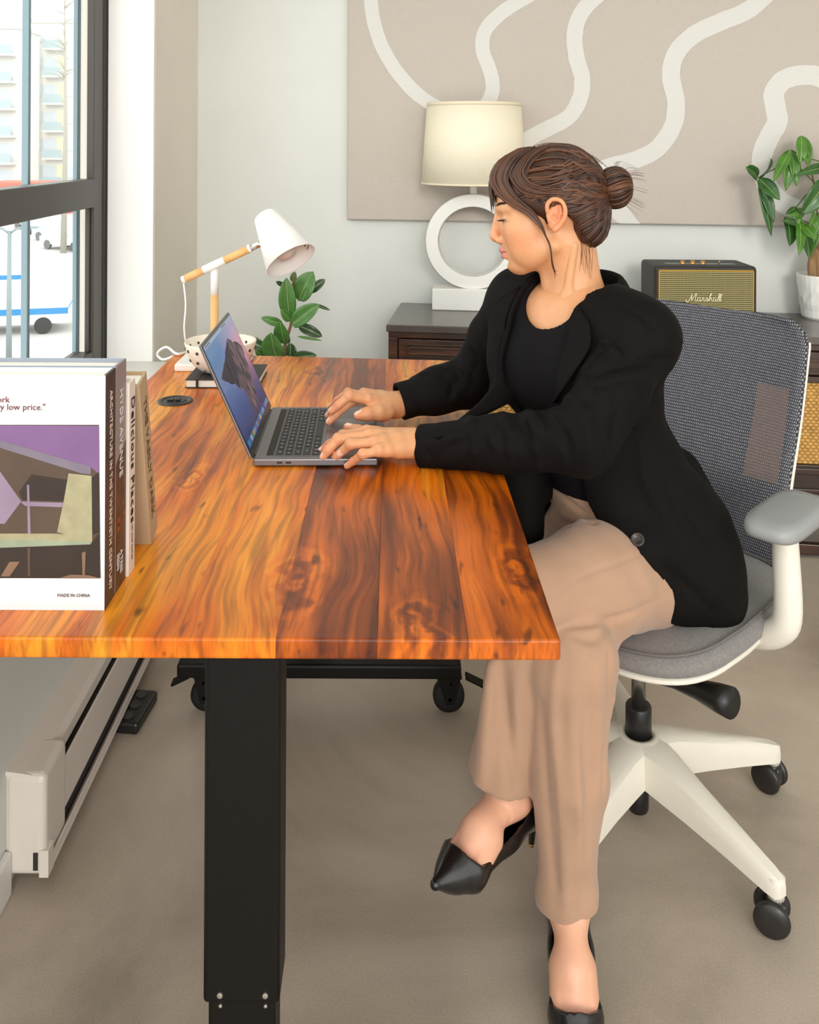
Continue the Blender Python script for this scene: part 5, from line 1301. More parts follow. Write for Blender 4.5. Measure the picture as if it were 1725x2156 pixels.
blend(.35*g3((.11, 0, -.048), (.012, .012, .010)), np.array(rgb(230, 150, 124)))
# lips: band around the mouth line
mz = -.0772+(.0085)*np.clip(np.abs(y)/.024, 0, 1)**1.4
up = np.clip(1-np.abs((z-(mz+.0050))/.0062)**4, 0, 1); lw_ = np.clip(1-np.abs((z-(mz-.0062))/.0072)**4, 0, 1)
taper = np.clip(1-(np.abs(y)/.0245)**6, 0, 1)*(x > .068)*(np.abs(z-mz) < .0135*np.clip(1.12-(np.abs(y)/.0245)**2, .05, 1))
blend(np.clip(up+lw_, 0, 1)*taper, LIP)
eyem = np.clip(1.4*np.exp(-(((np.abs(y)-.033)/.012)**2+((z+.0140)/.0024)**2))*(x > .076), 0, 1); blend(eyem*.9, np.array(rgb(52, 34, 28)))
blend(.25*g3((.085, .034, -.004), (.02, .018, .006)), np.array(rgb(190, 128, 96)))
W1 = toW(V1); C1 = tone

# ---------------- torso frame
SHL = A3(P(1356, 694, 1.535)); SHR = A3(P(1095, 625, 1.76))   # shoulder joints
tl_ = SHL-SHR; tl_[2] = 0; TLv = tl_/np.linalg.norm(tl_); TFv = A3((TLv[1], -TLv[0], 0))
if TFv[1] > 0: TFv = -TFv
TU = A3((0, 0, 1))
TR = np.array([TLv, TFv, TU])
NECK = A3(hW((-.052, -.012, -.19)))
CHEST = (SHL+SHR)/2*.62+NECK*.38; CHEST[2] = .905
WAIST = A3((.395, 1.672, .70)); PELV = A3((.445, 1.690, .545))
HIPL = A3((.462, 1.600, .545)); HIPR = A3((.385, 1.735, .545))
def torso(s, inf=0., k=.05):
    s.cap(SHR+A3((0, 0, -.015)), SHL+A3((0, 0, -.015)), .048+inf, .048+inf, k=.02)
    s.cap(NECK+A3((0, 0, .000)), (SHL*.75+NECK*.25)+A3((0, 0, -.01)), .042+inf, .045+inf, k=k)
    s.cap(NECK+A3((0, 0, .004)), (SHR*.75+NECK*.25)+A3((0, 0, -.01)), .042+inf, .045+inf, k=k)
    s.ell(CHEST+TFv*.010, (.150+inf, .098+inf, .135), R=TR, k=k)
    for q in (-1, 1): s.ell(CHEST+TFv*.062+TLv*q*.065+A3((0, 0, -.03)), (.058+inf*.5, .048+inf, .062), R=TR, k=.04)
    s.ell((CHEST+WAIST)/2, (.125+inf, .088+inf, .15), R=TR, k=k)
    s.ell(WAIST, (.122+inf, .088+inf, .12), R=TR, k=k)
    s.ell(PELV, (.160+inf, .110+inf, .11), R=TR, k=k)

# ---------------- body skin under and out of the clothes: chest, hands, feet
s = SDF((.14, 1.44, .84), (.50, 1.86, 1.12), .0035)
s.cap(A3(hW((-.045, -.004, -.16))), NECK, .046, .056, k=0)
s.cap(NECK+A3((0, 0, .0)), SHL*.6+NECK*.4, .040, .040, k=.03); s.cap(NECK, SHR*.6+NECK*.4, .040, .040, k=.03)
s.ell(CHEST+TFv*.004, (.142, .090, .125), R=TR, k=.04)
ST = NECK+TFv*.062+A3((0, 0, -.030))                       # notch between the collar bones
for q in (-1, 1): s.cap(ST+TLv*q*.012, NECK+TLv*q*.12+TFv*.03+A3((0, 0, -.002)), .0085, .007, k=.014)
for q in (-1, 1): s.cap(ST+TLv*q*.010+A3((0, 0, .0)), A3(hW((-.036, q*.045, -.055))), .0075, .009, k=.016)
V2, F2 = s.mesh(); V2 = relax(V2, F2, 2, .5)

def finger(s, pts, r0, r1, k=.003):
    n = len(pts); rs = [r0+(r1-r0)*i/(n-1) for i in range(n)]
    s.chain([A3(p) for p in pts], rs, k=k)
def jn(pts, sag=.0): return pts
NAILS = []
def hand(wrist, elbow, mcps, fingers, thumb, palm_n, lo, hi):
    s = SDF(lo, hi, .0013)
    wrist = A3(wrist); elbow = A3(elbow); mc = [A3(m_) for m_ in mcps]
    ctr = sum(mc)/4
    # forearm and wrist
    d = (elbow-wrist); d = d/np.linalg.norm(d)
    s.cap(wrist, wrist+d*.09, .0225, .029, k=0)
    s.cap(wrist*.75+mc[0]*.25, wrist, .020, .0215, k=.012); s.cap(wrist*.75+mc[3]*.25, wrist, .018, .0215, k=.012)
    # palm: metacarpals blended together
    for i, m_ in enumerate(mc):
        wp = wrist*.86+m_*.14+(m_-ctr)*.30
        s.cap(wp, m_, .0155-.001*i, .0112-.0006*i, k=.013)
        if i: s.cap((wrist+m_)/2, (wrist+mc[i-1])/2, .0135, .0135, k=.012)
        if i: s.cap(m_*.8+wrist*.2, mc[i-1]*.8+wrist*.2, .0098, .0104, k=.010)
    pn = A3(palm_n)
    s.ell(wrist*.5+ctr*.5+pn*.008, (.026, .026, .014), k=.012)
    for i, m_ in enumerate(mc):                               # knuckles and tendons
        s.ell(m_-pn*.0055, (.0072, .0072, .0058), k=.006)
        s.cap(m_-pn*.0075, wrist*.55+m_*.45-pn*.0110, .0022, .0018, k=.006)
    for i, (m_, pts) in enumerate(zip(mc, fingers)):
        r0, r1 = [(.0098, .0066), (.0098, .0066), (.0092, .0062), (.0080, .0055)][i]
        full = [m_]+[A3(p) for p in pts]
        rs = [r0, r0*.93, r0*.80, r1][:len(full)] if len(full) == 4 else [r0, r0*.90, r1]
        s.chain(full, rs, k=.0035)
        s.ell(full[1]-pn*.001, (r0*1.0,)*3, k=.004)
    th = [A3(p) for p in thumb]
    s.chain(th, [.0165, .0135, .0112, .0085][:len(th)], k=.010)
    s.ell((th[0]+th[1])/2+pn*.003, (.019, .017, .014), k=.012)
    V, F = s.mesh(); V = relax(V, F, 1, .5)
    tips = [A3(f[-1]) for f in fingers]+[th[-1]]; prev = [A3(f[-2]) for f in fingers]+[th[-2]]
    C = np.tile(SK1, (len(V), 1))
    warm = np.zeros(len(V))
    for t, pv, rr_ in zip(tips, prev, [.0066, .0066, .0062, .0055, .0085]):
        warm = np.maximum(warm, np.exp(-(((V-t)**2).sum(1))/(.022**2)))
        ax_ = (t-pv)/np.linalg.norm(t-pv)
        up_ = -pn-ax_*((-pn)@ax_); up_ /= np.linalg.norm(up_); sd2 = np.cross(ax_, up_)
        q = V-(t+ax_*.0005); a_ = q@ax_; b_ = q@sd2; c_ = q@up_
        nm = (np.abs((a_+.0005)/(rr_*.95))**4+np.abs(b_/(rr_*.72))**4 < 1) & (c_ > rr_*.30)
        C[nm] = np.array(rgb(240, 196, 174)); NAILS.append(0)
        warm[nm] = 0
    kn = np.zeros(len(V))
    for f, m_ in zip(fingers, mc):
        for j_ in [m_]+[A3(p) for p in f[:-1]]: kn = np.maximum(kn, np.exp(-((V-j_)**2).sum(1)/(.012**2)))
    w_ = np.clip(.55*warm+.30*kn*(warm < .6), 0, .8)[:, None]
    C = C*(1-w_)+np.array(rgb(222, 132, 100))*w_
    return V, F, C
ELL = A3((.312, 1.462, .815)); WRL = A3(P(876, 934, 1.563))
ELR = A3(P(1000, 800, 1.83)); WRR = A3(P(832, 853, 1.772))
HL = hand(WRL, ELL,
          [P(772, 910, 1.580), P(779, 917, 1.553), P(789, 932, 1.528), P(798, 950, 1.510)],
          [[P(722, 918, 1.585), P(694, 936, 1.582), P(676, 950, 1.580)], [P(712, 925, 1.552), P(690, 948, 1.545), P(681, 962, 1.543)], [P(738, 935, 1.530), P(710, 960, 1.545), P(697, 973, 1.548)], [P(764, 956, 1.508), P(744, 971, 1.522), P(731, 981, 1.526)]],
          [P(832, 925, 1.590), P(786, 918, 1.612), P(755, 910, 1.640), P(733, 900, 1.652)], (0, 0, -1), (-.16, 1.46, .725), (.16, 1.70, .85))
HR = hand(WRR, ELR,
          [P(775, 842, 1.722), P(770, 834, 1.747), P(766, 830, 1.772), P(767, 832, 1.795)],
          [[P(735, 834, 1.708), P(712, 853, 1.702), P(697, 866, 1.700)], [P(738, 846, 1.730), P(708, 872, 1.712), P(693, 888, 1.706)], [P(734, 838, 1.765), P(705, 860, 1.758), P(690, 875, 1.756)], [P(733, 826, 1.795), P(710, 842, 1.795), P(697, 855, 1.795)]],
          [P(818, 862, 1.745), P(796, 869, 1.712), P(772, 872, 1.698), P(754, 875, 1.690)], (.12, -.1, -.98), (-.17, 1.62, .72), (.14, 1.92, .87))

# feet
ANS = A3((.279, 1.402, .120)); ANH = A3(P(1072, 1672, 1.452))   # standing ankle, hanging ankle
def foot(ank, shin, heel, ball, toe, up, lo, hi):
    s = SDF(lo, hi, .0022)
    ank, shin, heel, ball, toe, up = map(A3, (ank, shin, heel, ball, toe, up))
    side = np.cross((ball-heel)/np.linalg.norm(ball-heel), up)
    s.cap(shin, ank, .036, .030, k=0)
    s.cap(ank, heel+up*.025, .027, .026, k=.02)
    s.cap(ank, ank*.3+ball*.7+up*.020, .029, .022, k=.02)
    s.cap(ank*.35+ball*.65+up*.012, ball+up*.004, .026, .021, k=.02)
    for q in (-1, 1): s.cap(ank*.4+ball*.6+side*q*.016, ball+side*q*.022, .018, .016, k=.016); s.ell(ank+side*q*.026, (.012, .012, .014), k=.01)
    for i in range(5):
        o_ = (i-2)*.0105
        s.cap(ball+side*o_+up*.006, ball*.55+toe*.45+side*o_*.55+up*.003, .0085, .0065, k=.003)
        s.cap(ank*.55+ball*.45+side*o_*.4+up*.026, ball+side*o_*1.2+up*.016, .0040, .0042, k=.006)
    V, F = s.mesh(); V = relax(V, F, 1, .5)
    C = np.tile(np.array(rgb(226, 172, 142)), (len(V), 1))
    w_ = np.exp(-((V-ball)**2).sum(1)/(.03**2))[:, None]*.5; C = C*(1-w_)+np.array(rgb(222, 140, 112))*w_
    return V, F, C
SF = dict(ank=ANS, shin=(.283, 1.412, .24), heel=(.285, 1.436, .062), ball=(.271, 1.300, .030), toe=(.266, 1.222, .012), up=(0, 0, 1))
hA = ANH; hToe = A3(P(917, 1862, 1.315)); hHeel = A3(P(1112, 1712, 1.478)); hBall = hToe*.40+hHeel*.60; hBall = A3(P(975, 1826, 1.362))
hup = np.cross(hToe-hHeel, A3((.35, -.75, 0))); hup = hup/np.linalg.norm(hup); hup = hup if hup[2] > 0 else -hup
HF = dict(ank=hA, shin=A3(P(1078, 1560, 1.462)), heel=hHeel, ball=hBall, toe=hToe, up=hup)
FS = foot(**SF, lo=(.20, 1.18, 0.0), hi=(.36, 1.49, .26)); FH = foot(**HF, lo=(.02, 1.25, .12), hi=(.29, 1.55, .40))
def crease(V, F, lines):
    """pinch or raise the cloth along lines drawn on its surface"""
    bv = BVHTree.FromPolygons([tuple(v) for v in V], [tuple(f) for f in F])
    e1 = V[F[:, 2]]-V[F[:, 0]]; e2 = V[F[:, 3]]-V[F[:, 1]]; fn = np.cross(e1, e2)
    N_ = np.zeros_like(V)
    for k in range(4): np.add.at(N_, F[:, k], fn)
    N_ /= np.linalg.norm(N_, axis=1)[:, None]+1e-12
    D_ = np.zeros(len(V))
    for pts, amp, wd in lines:
        q = []
        for p_ in bez([Vector((x_, y_, 0)) for x_, y_ in pts], 10):
            hit_ = bv.ray_cast(EYE, ray(p_.x, p_.y).normalized(), 4)
            if hit_[0] is not None: q.append(np.array(hit_[0]))
        for i in range(len(q)-1):
            if np.linalg.norm(q[i+1]-q[i]) > .08: q = q[:i+1]; break
        if len(q) < 2: continue
        dm = np.full(len(V), 9.); tm = np.zeros(len(V))
        for i in range(len(q)-1):
            ba = q[i+1]-q[i]; t = np.clip(((V-q[i])@ba)/(ba@ba+1e-12), 0, 1); d = np.linalg.norm(V-q[i]-t[:, None]*ba, axis=1)
            m_ = d < dm; dm[m_] = d[m_]; tm[m_] = (i+t[m_])/(len(q)-1)
        D_ += amp*np.exp(-(dm/wd)**2)*np.sin(PI*np.clip(tm*.9+.05, 0, 1))**.6
    return V+N_*D_[:, None]
# join everything into one body mesh
parts_ = [(W1, F1, C1), (V2, F2, np.tile(SK1, (len(V2), 1))), HL, HR, FS, FH]
# a plain core inside the clothes ties head, arms and legs together
s = SDF((-.02, 1.28, .08), (.66, 1.95, 1.08), .009)
torso(s, -.014)
KL = A3(P(1122, 1245, 1.436)); KR = A3((.283, 1.415, .487))
s.chain([SHL, ELL, WRL+(ELL-WRL)*.25], [.040, .034, .026], k=.02); s.chain([SHR, ELR, WRR+(ELR-WRR)*.25], [.040, .034, .026], k=.02)
s.chain([HIPL, KL, A3(HF['shin'])], [.070, .046, .034], k=.02); s.chain([HIPR, KR, A3(SF['shin'])], [.068, .044, .034], k=.02)
V3, F3 = s.mesh(); parts_.append((V3, F3, np.tile(SK1, (len(V3), 1))))
off = 0; VV, FF, CCo = [], [], []
for v_, f_, c_ in parts_:
    VV.append(v_); FF.append(f_+off); CCo.append(c_); off += len(v_)
VV = np.concatenate(VV); FF = np.concatenate(FF); CCo = np.concatenate(CCo)
me = npmesh('person', VV, FF)
ca = me.color_attributes.new('tone', 'FLOAT_COLOR', 'POINT')
ca.data.foreach_set('color', np.concatenate([CCo, np.ones((len(CCo), 1))], 1).astype(np.float32).ravel())
person = link('person', me, M_skin)
tag(person, 'person with dark hair in a bun, black blazer and beige trousers, typing at the desk', 'person')

# ---------------- black top
s = SDF((.10, 1.40, .66), (.60, 1.90, 1.06), .0032)
torso(s, .002)
NK = NECK+TFv*.030+A3((0, 0, .030))
s.ell(NK+TFv*.02, (.068, .085, .057), R=TR, k=.002, op='s')
s.cap(NK+A3((0, 0, .02)), NK+A3((0, 0, .2)), .068, .11, k=.0, op='s')
V, F = s.mesh(); V = relax(V, F, 2, .5); top = link('top', npmesh('top', V, F), M_top, person)

# ---------------- trousers
s = SDF((.02, 1.26, .08), (.66, 1.92, .76), .0042)
s.ell(PELV, (.158, .112, .115), R=TR, k=0)
s.ell(WAIST+A3((0, 0, -.04)), (.118, .090, .09), R=TR, k=.05)
KLt, KRt = KL, KR
s.chain([HIPL+A3((.0, .0, -.004)), HIPL*.5+KL*.5+A3((0, 0, -.004)), KL], [.094, .086, .066], k=.03)
sh_h = A3(P(1046, 1700, 1.446))
s.chain([KL, KL*.55+sh_h*.45, sh_h, sh_h+A3((-.004, 0, -.06))], [.058, .047, .0545, .056], k=.02)
s2 = SDF((.02, 1.26, .08), (.66, 1.92, .76), .0042)
s2.chain([HIPR, HIPR*.5+KR*.5, KR], [.090, .080, .066], k=.02)
an2 = A3((.276, 1.402, .135))
s2.chain([KR, KR*.5+an2*.5, an2, an2+A3((0, 0, -.05))], [.066, .058, .0420, .041], k=.02)
# pressed creases down the front
s2.chain([KR+A3((-.006, -.058, -.02)), KR*.5+an2*.5+A3((-.004, -.058, 0)), an2+A3((-.004, -.040, 0))], [.008, .006, .004], k=.02)
s2.chain([KR+A3((.058, -.02, -.05)), an2+A3((.030, -.012, .1))], [.004, .004], k=.012)
s.chain([KL*.7+sh_h*.3+A3((-.050, -.030, 0)), sh_h+A3((-.036, -.028, 0))], [.010, .006], k=.02)
s.cap(KL*.5+sh_h*.5+A3((.020, -.072, 0)), sh_h+A3((.020, -.064, -.03)), .012, .016, k=.02, op='s')   # deep fold
X, Y, Z = s.full()
fold = .0026*np.sin((X*90+Y*50+Z*24+vnoise(X*14, Y*14, Z*7, 3)*2.6))+.0036*vnoise(X*34, Y*34, Z*10, 5)
s.D += fold*np.clip((.55-Z)/.15, .25, 1); s2.D += .8*fold
# hems: cut off below
s.comb((slice(None),)*3, (A3(P(1045, 1678, 1.40))[2]-Z+(X-sh_h[0])*-.22).astype(np.float32), 0, 'i')
s2.comb((slice(None),)*3, (.112-Z-(Y-1.40)*.10).astype(np.float32), 0, 'i')
# hollow at the hems
s.cap(sh_h+A3((0, 0, .020)), sh_h+A3((0, 0, -.08)), .040, .044, k=0, op='s')
# lap folds and the crease between the legs
s.cap(A3(P(1150, 1010, 1.62)), A3(P(1245, 1105, 1.53)), .005, .006, k=.012, op='s')
s.cap(A3(P(1120, 1075, 1.58)), A3(P(1200, 1120, 1.53)), .006, .006, k=.010, op='s')
s.comb((slice(None),)*3, s2.D, .006, 'u')
V, F = s.mesh(); V = relax(V, F, 2, .5)
V = crease(V, F, [([(1125, 1040), (1170, 1075), (1240, 1108)], .006, .008), ([(1118, 1068), (1165, 1097), (1222, 1120)], -.007, .006), ([(1145, 1005), (1190, 1050), (1245, 1092)], -.006, .006),
    ([(1175, 1250), (1225, 1214), (1290, 1190), (1365, 1160)], -.0022, .0035), ([(1182, 1320), (1250, 1312), (1310, 1298), (1390, 1262)], -.005, .006), ([(1210, 1340), (1255, 1345), (1290, 1305)], -.005, .008),
    ([(1178, 1360), (1165, 1500), (1182, 1700), (1188, 1900)], .005, .009), ([(1235, 1390), (1240, 1600), (1235, 1800)], -.005, .011), ([(1284, 1340), (1279, 1500), (1266, 1720)], -.004, .004), ([(1140, 1480), (1150, 1650), (1170, 1860)], -.004, .008), ([(1215, 1560), (1222, 1720), (1216, 1890)], .004, .007),
    ([(1055, 1400), (1066, 1500), (1088, 1650)], -.008, .011), ([(1032, 1420), (1022, 1560), (1012, 1672)], .005, .010), ([(1090, 1420), (1085, 1540), (1100, 1660)], .004, .009)])
trou = link('trousers', npmesh('trousers', V, F), M_trou, person)

# ---------------- blazer
s = SDF((-.02, 1.34, .42), (.70, 1.96, 1.10), .0042)
torso(s, .016)
s.ell(PELV+A3((.010, -.010, .02)), (.185, .128, .13), R=TR, k=.05)
# tail lying over the hip and the seat
tail = [A3(P(1360, 1010, 1.60)), A3(P(1430, 1110, 1.585)), A3(P(1470, 1205, 1.575)), A3(P(1510, 1262, 1.58))]
s.chain(tail, [.075, .072, .062, .045], k=.05)
s.cap(A3(P(1400, 1160, 1.535)), A3(P(1500, 1275, 1.555)), .028, .034, k=.04)
s.cap(A3(P(1420, 1000, 1.70)), A3(P(1510, 1190, 1.68)), .05, .05, k=.05)
s.chain([A3(P(1290, 1050, 1.575)), A3(P(1352, 1160, 1.525)), A3(P(1415, 1258, 1.54))], [.032, .030, .030], k=.05)
X, Y, Z = s.full()
U = (X-WAIST[0])*TLv[0]+(Y-WAIST[1])*TLv[1]; FW = (X-CHEST[0])*TFv[0]+(Y-CHEST[1])*TFv[1]
FWw = (X-WAIST[0])*TFv[0]+(Y-WAIST[1])*TFv[1]
ck = (CHEST-WAIST)@TLv
U = U-ck*np.clip((Z-WAIST[2])/(CHEST[2]-WAIST[2]), 0, 1.4)                      # lateral offset from the body's middle
# open front
zz = [.44, .52, .60, .68, .74, .80, .90, 1.0, 1.10]
uR = np.interp(Z, zz, [-.17, -.16, -.11, -.075, -.062, -.066, -.078, -.070, -.060])
uL = np.interp(Z, zz, [.20, .135, .085, .050, .042, .046, .058, .062, .064])
front = np.maximum(np.maximum(uR-U, U-uL), .012-FWw+np.clip(Z-.8, 0, 1)*0)
s.comb((slice(None),)*3, front.astype(np.float32), .006, 's')
s.D = np.where(s.D > -.5, s.D, s.D)
# neck hole
s.ell(NECK+TFv*.030+TLv*.008+A3((0, 0, .055)), (.074, .082, .088), R=TR, k=.008, op='s')
# inner hollow so that the panels are cloth, not a block
in_ = SDF((-.02, 1.34, .42), (.70, 1.96, 1.10), .0042); torso(in_, .004); in_.cap(HIPL, KL, .088, .07, k=.02); in_.D = np.where((FWw > .0) & (Z < .98), in_.D, 1.0).astype(np.float32)
s.comb((slice(None),)*3, in_.D, .0, 's')
s.chain([A3(P(1092, 930, 1.70)), A3(P(1098, 1010, 1.66)), A3(P(1108, 1120, 1.60))], [.040, .042, .030], k=.02)
s.cap(A3(P(1120, 960, 1.70)), A3(P(1128, 1030, 1.68)), .034, .030, k=.02)
s.cap(A3(P(1340, 845, 1.575)), A3(P(1352, 960, 1.58)), .036, .036, k=.02)
# sleeves
slv = SDF((-.02, 1.34, .42), (.70, 1.96, 1.10), .0042)
cufL = A3(P(889, 941, 1.562)); cufR = A3(P(842, 846, 1.782))
ML = (SHL+ELL)/2
slv.cap(SHL+A3((-.004, 0, -.008)), SHL*.5+ELL*.5, .052, .058, k=0)
slv.chain([SHL*.5+ELL*.5, ELL], [.060, .053], k=.01)
slv.chain([ELL, ELL*.5+cufL*.5, cufL], [.053, .044, .0345], k=.02)
MR = (SHR+ELR)/2
slv.chain([SHR, MR, ELR], [.058, .055, .052], k=.01); slv.chain([ELR, ELR*.5+cufR*.5, cufR], [.052, .044, .033], k=.02)
# folds gathered at the elbow and along the forearm
def ring_fold(c, axis, r, dr, ang0, ang1, k=.008, op='u', n=7, upv=(0, 0, 1)):
    axis = axis/np.linalg.norm(axis); u_ = A3(upv)-axis*(A3(upv)@axis); u_ /= np.linalg.norm(u_); v_ = np.cross(axis, u_)
    pts = [c+(u_*math.cos(a)+v_*math.sin(a))*r+axis*.012*math.sin(2*a) for a in np.linspace(ang0, ang1, n)]
    slv.chain(pts, [dr*(.35+.65*math.sin(PI*i/(n-1))) for i in range(n)], k=k, op=op)
fa = cufL-ELL
for t_, rr_ in ((.08, .048), (.24, .047), (.40, .044), (.62, .040)):
    ring_fold(ELL+fa*t_, fa+A3((0, 0, -.1)), rr_, .0085, -2.2, 1.4)
ua = ELL-SHL
for t_, rr_ in ((.35, .056), (.62, .055), (.86, .052)):
    ring_fold(SHL+ua*t_, ua+A3((-.05, .1, 0)), rr_, .008, -2.0, 1.2)
fa = cufR-ELR
for t_, rr_ in ((.15, .047), (.38, .043), (.6, .038)):
    ring_fold(ELR+fa*t_, fa+A3((0, 0, -.08)), rr_, .008, -2.4, 2.0)
X, Y, Z = slv.full()
slv.D += (.0028*vnoise(X*30, Y*30, Z*30, 8)+.0016*vnoise(X*70, Y*70, Z*60, 9)).astype(np.float32)
for cf, el in ((cufL, ELL), (cufR, ELR)):
    d = (cf-el)/np.linalg.norm(cf-el)
    slv.comb((slice(None),)*3, ((X-cf[0])*d[0]+(Y-cf[1])*d[1]+(Z-cf[2])*d[2]).astype(np.float32), 0, 'i') if False else None
    slv.cap(cf+d*.045, cf+d*.0151, .05, .05, k=0, op='s') if False else None
    # flat cut at the cuff, then a hollow
    e_ = (X-cf[0])*d[0]+(Y-cf[1])*d[1]+(Z-cf[2])*d[2]
    near = ((X-cf[0])**2+(Y-cf[1])**2+(Z-cf[2])**2) < .10**2
    slv.D = np.where(near, np.maximum(slv.D, e_), slv.D).astype(np.float32)
    slv.cap(cf-d*.02, cf+d*.03, .0285, .030, k=.002, op='s')
X, Y, Z = s.full()
s.D += (.0030*vnoise(X*22, Y*22, Z*10, 12)).astype(np.float32)
s.comb((slice(None),)*3, slv.D, .012, 'u')
# keep the cloth clear of the desk
desk_d = np.maximum(X-(DX1+.001), Z-(DT+.0008)).astype(np.float32)
s.comb((slice(None),)*3, desk_d, 0, 's')
V, F = s.mesh(); V = relax(V, F, 2, .5)
V = crease(V, F, [([(1201, 818), (1280, 778), (1350, 762), (1408, 756)], -.007, .007), ([(1205, 842), (1290, 802), (1385, 790)], .006, .010), ([(1213, 800), (1250, 752), (1303, 706)], -.006, .007), ([(1163, 853), (1240, 818), (1322, 812)], .005, .008),
    ([(1132, 880), (1146, 908), (1135, 940)], .008, .008), ([(1095, 884), (1108, 912), (1098, 945)], -.008, .008), ([(1165, 878), (1190, 922), (1196, 965)], -.009, .009), ([(1215, 860), (1240, 915), (1236, 970)], .007, .010), ([(1050, 890), (1035, 918), (1046, 950)], .006, .008), ([(1010, 905), (960, 935), (930, 965)], -.004, .008), ([(990, 915), (940, 925), (905, 940)], .004, .007),
    ([(990, 736), (1000, 765), (996, 792)], -.008, .007), ([(968, 765), (985, 790), (975, 815)], .007, .007), ([(935, 790), (955, 812), (945, 840)], -.006, .007), ([(1015, 690), (1030, 730), (1035, 780)], .005, .009),
    ([(1300, 860), (1290, 980), (1330, 1090)], -.006, .010), ([(1350, 900), (1360, 1010), (1420, 1120)], .005, .012), ([(1400, 1000), (1450, 1110), (1520, 1200)], -.006, .010), ([(1380, 1180), (1440, 1230), (1500, 1290)], -.005, .010), ([(1300, 640), (1345, 660), (1385, 700)], -.005, .007)])
blazer = link('blazer', npmesh('blazer', V, F), M_blazer, person)

# clean cuffs
for cf, el, rr_ in ((cufL, ELL, .0355), (cufR, ELR, .0345)):
    d = Vector(cf-el).normalized(); M_ = frame(Vector(cf)-d*.030, d.orthogonal(), d)
    bm = NB(); lathe(bm, [(rr_-.001, 0), (rr_+.0012, .004), (rr_+.0014, .030), (rr_+.0004, .0315), (rr_-.0035, .0305), (rr_-.0045, .010)], 40, M_)
    rq = random.Random(4)
    ph = [rq.uniform(0, 6.28) for _ in range(3)]
    for v in bm.verts:
        q_ = M_.inverted() @ v.co; a_ = math.atan2(q_.y, q_.x)
        k_ = 1+.035*math.sin(2*a_+ph[0])+.025*math.sin(3*a_+ph[1]); q_.x *= k_; q_.y *= k_; v.co = M_ @ q_
        v.co.z = max(v.co.z, DT+.0012)
    obj('cuff', bm, M_blazer, blazer, True)
# collar and lapels, laid over the front of the blazer
bvh = BVHTree.FromPolygons([tuple(v) for v in V], [tuple(f) for f in F])
def on_front(u, z_, lift):
    c = WAIST+TLv*(u+ck*min(max((z_-WAIST[2])/(CHEST[2]-WAIST[2]), 0), 1.4)); o_ = Vector((c[0], c[1], z_))+Vector(TFv)*.4
    hit = bvh.ray_cast(o_, -Vector(TFv), .6)
    p = hit[0] if hit[0] is not None else Vector((c[0], c[1], z_))+Vector(TFv)*.09
    return p+Vector(TFv)*lift
def lapel(name, inner, outer, lift=.004, n=14, m_=5):
    """inner/outer: lists of (u, z) from the top down"""
    I = bez([Vector((u, z_, 0)) for u, z_ in inner], n); O = bez([Vector((u, z_, 0)) for u, z_ in outer], n)
    V_, F_ = [], []
    for i in range(n+1):
        for j in range(m_+1):
            q = I[i].lerp(O[i], j/m_); V_.append(on_front(q.x, q.y, lift+.006*math.sin(PI*j/m_*.5)))
    # smooth the drape a little along the length
    for _ in range(3):
        W_ = [v.copy() for v in V_]
        for i in range(1, n):
            for j in range(m_+1): W_[i*(m_+1)+j] = (V_[(i-1)*(m_+1)+j]+V_[i*(m_+1)+j]*2+V_[(i+1)*(m_+1)+j])/4
        V_ = W_
    for i in range(n):
        for j in range(m_):
            a = i*(m_+1)+j; F_.append((a, a+1, a+m_+2, a+m_+1))
    o = pyd(name, V_, F_, M_blazer, blazer, True); sm_ = o.modifiers.new('t', 'SOLIDIFY'); sm_.thickness = .0035; sm_.offset = 0
    return o
lapel('lapel', [(.068, 1.02), (.062, .96), (.056, .90), (.050, .855)], [(.108, .995), (.120, .955), (.092, .90), (.056, .855)])
lapel('lapel', [(-.070, 1.03), (-.078, .96), (-.072, .88), (-.062, .80)], [(-.105, 1.0), (-.128, .965), (-.112, .89), (-.070, .80)])
# collar round the back of the neck
cpts = []
for a in np.linspace(-2.05, 2.05, 19):
    c_ = NECK+A3((0, 0, .030+.026*math.cos(a*.75)))+(-TFv*math.cos(a)*.070+TLv*math.sin(a)*.074)
    cpts.append(c_)
V_, F_ = [], []
for i, c_ in enumerate(cpts):
    o_ = (c_-NECK); o_[2] = 0; o_ /= np.linalg.norm(o_)
    for j, (dr, dz) in enumerate(((.0, -.020), (-.004, .010), (-.003, .022), (.006, .024), (.018, .004), (.028, -.020))): V_.append(c_+o_*dr+A3((0, 0, dz)))
for i in range(len(cpts)-1):
    for j in range(5):
        a = i*6+j; F_.append((a, a+1, a+7, a+6))
o = pyd('collar', V_, F_, M_blazer, blazer, True); sm_ = o.modifiers.new('t', 'SOLIDIFY'); sm_.thickness = .004; sb = o.modifiers.new('s', 'SUBSURF'); sb.levels = 1; sb.render_levels = 1
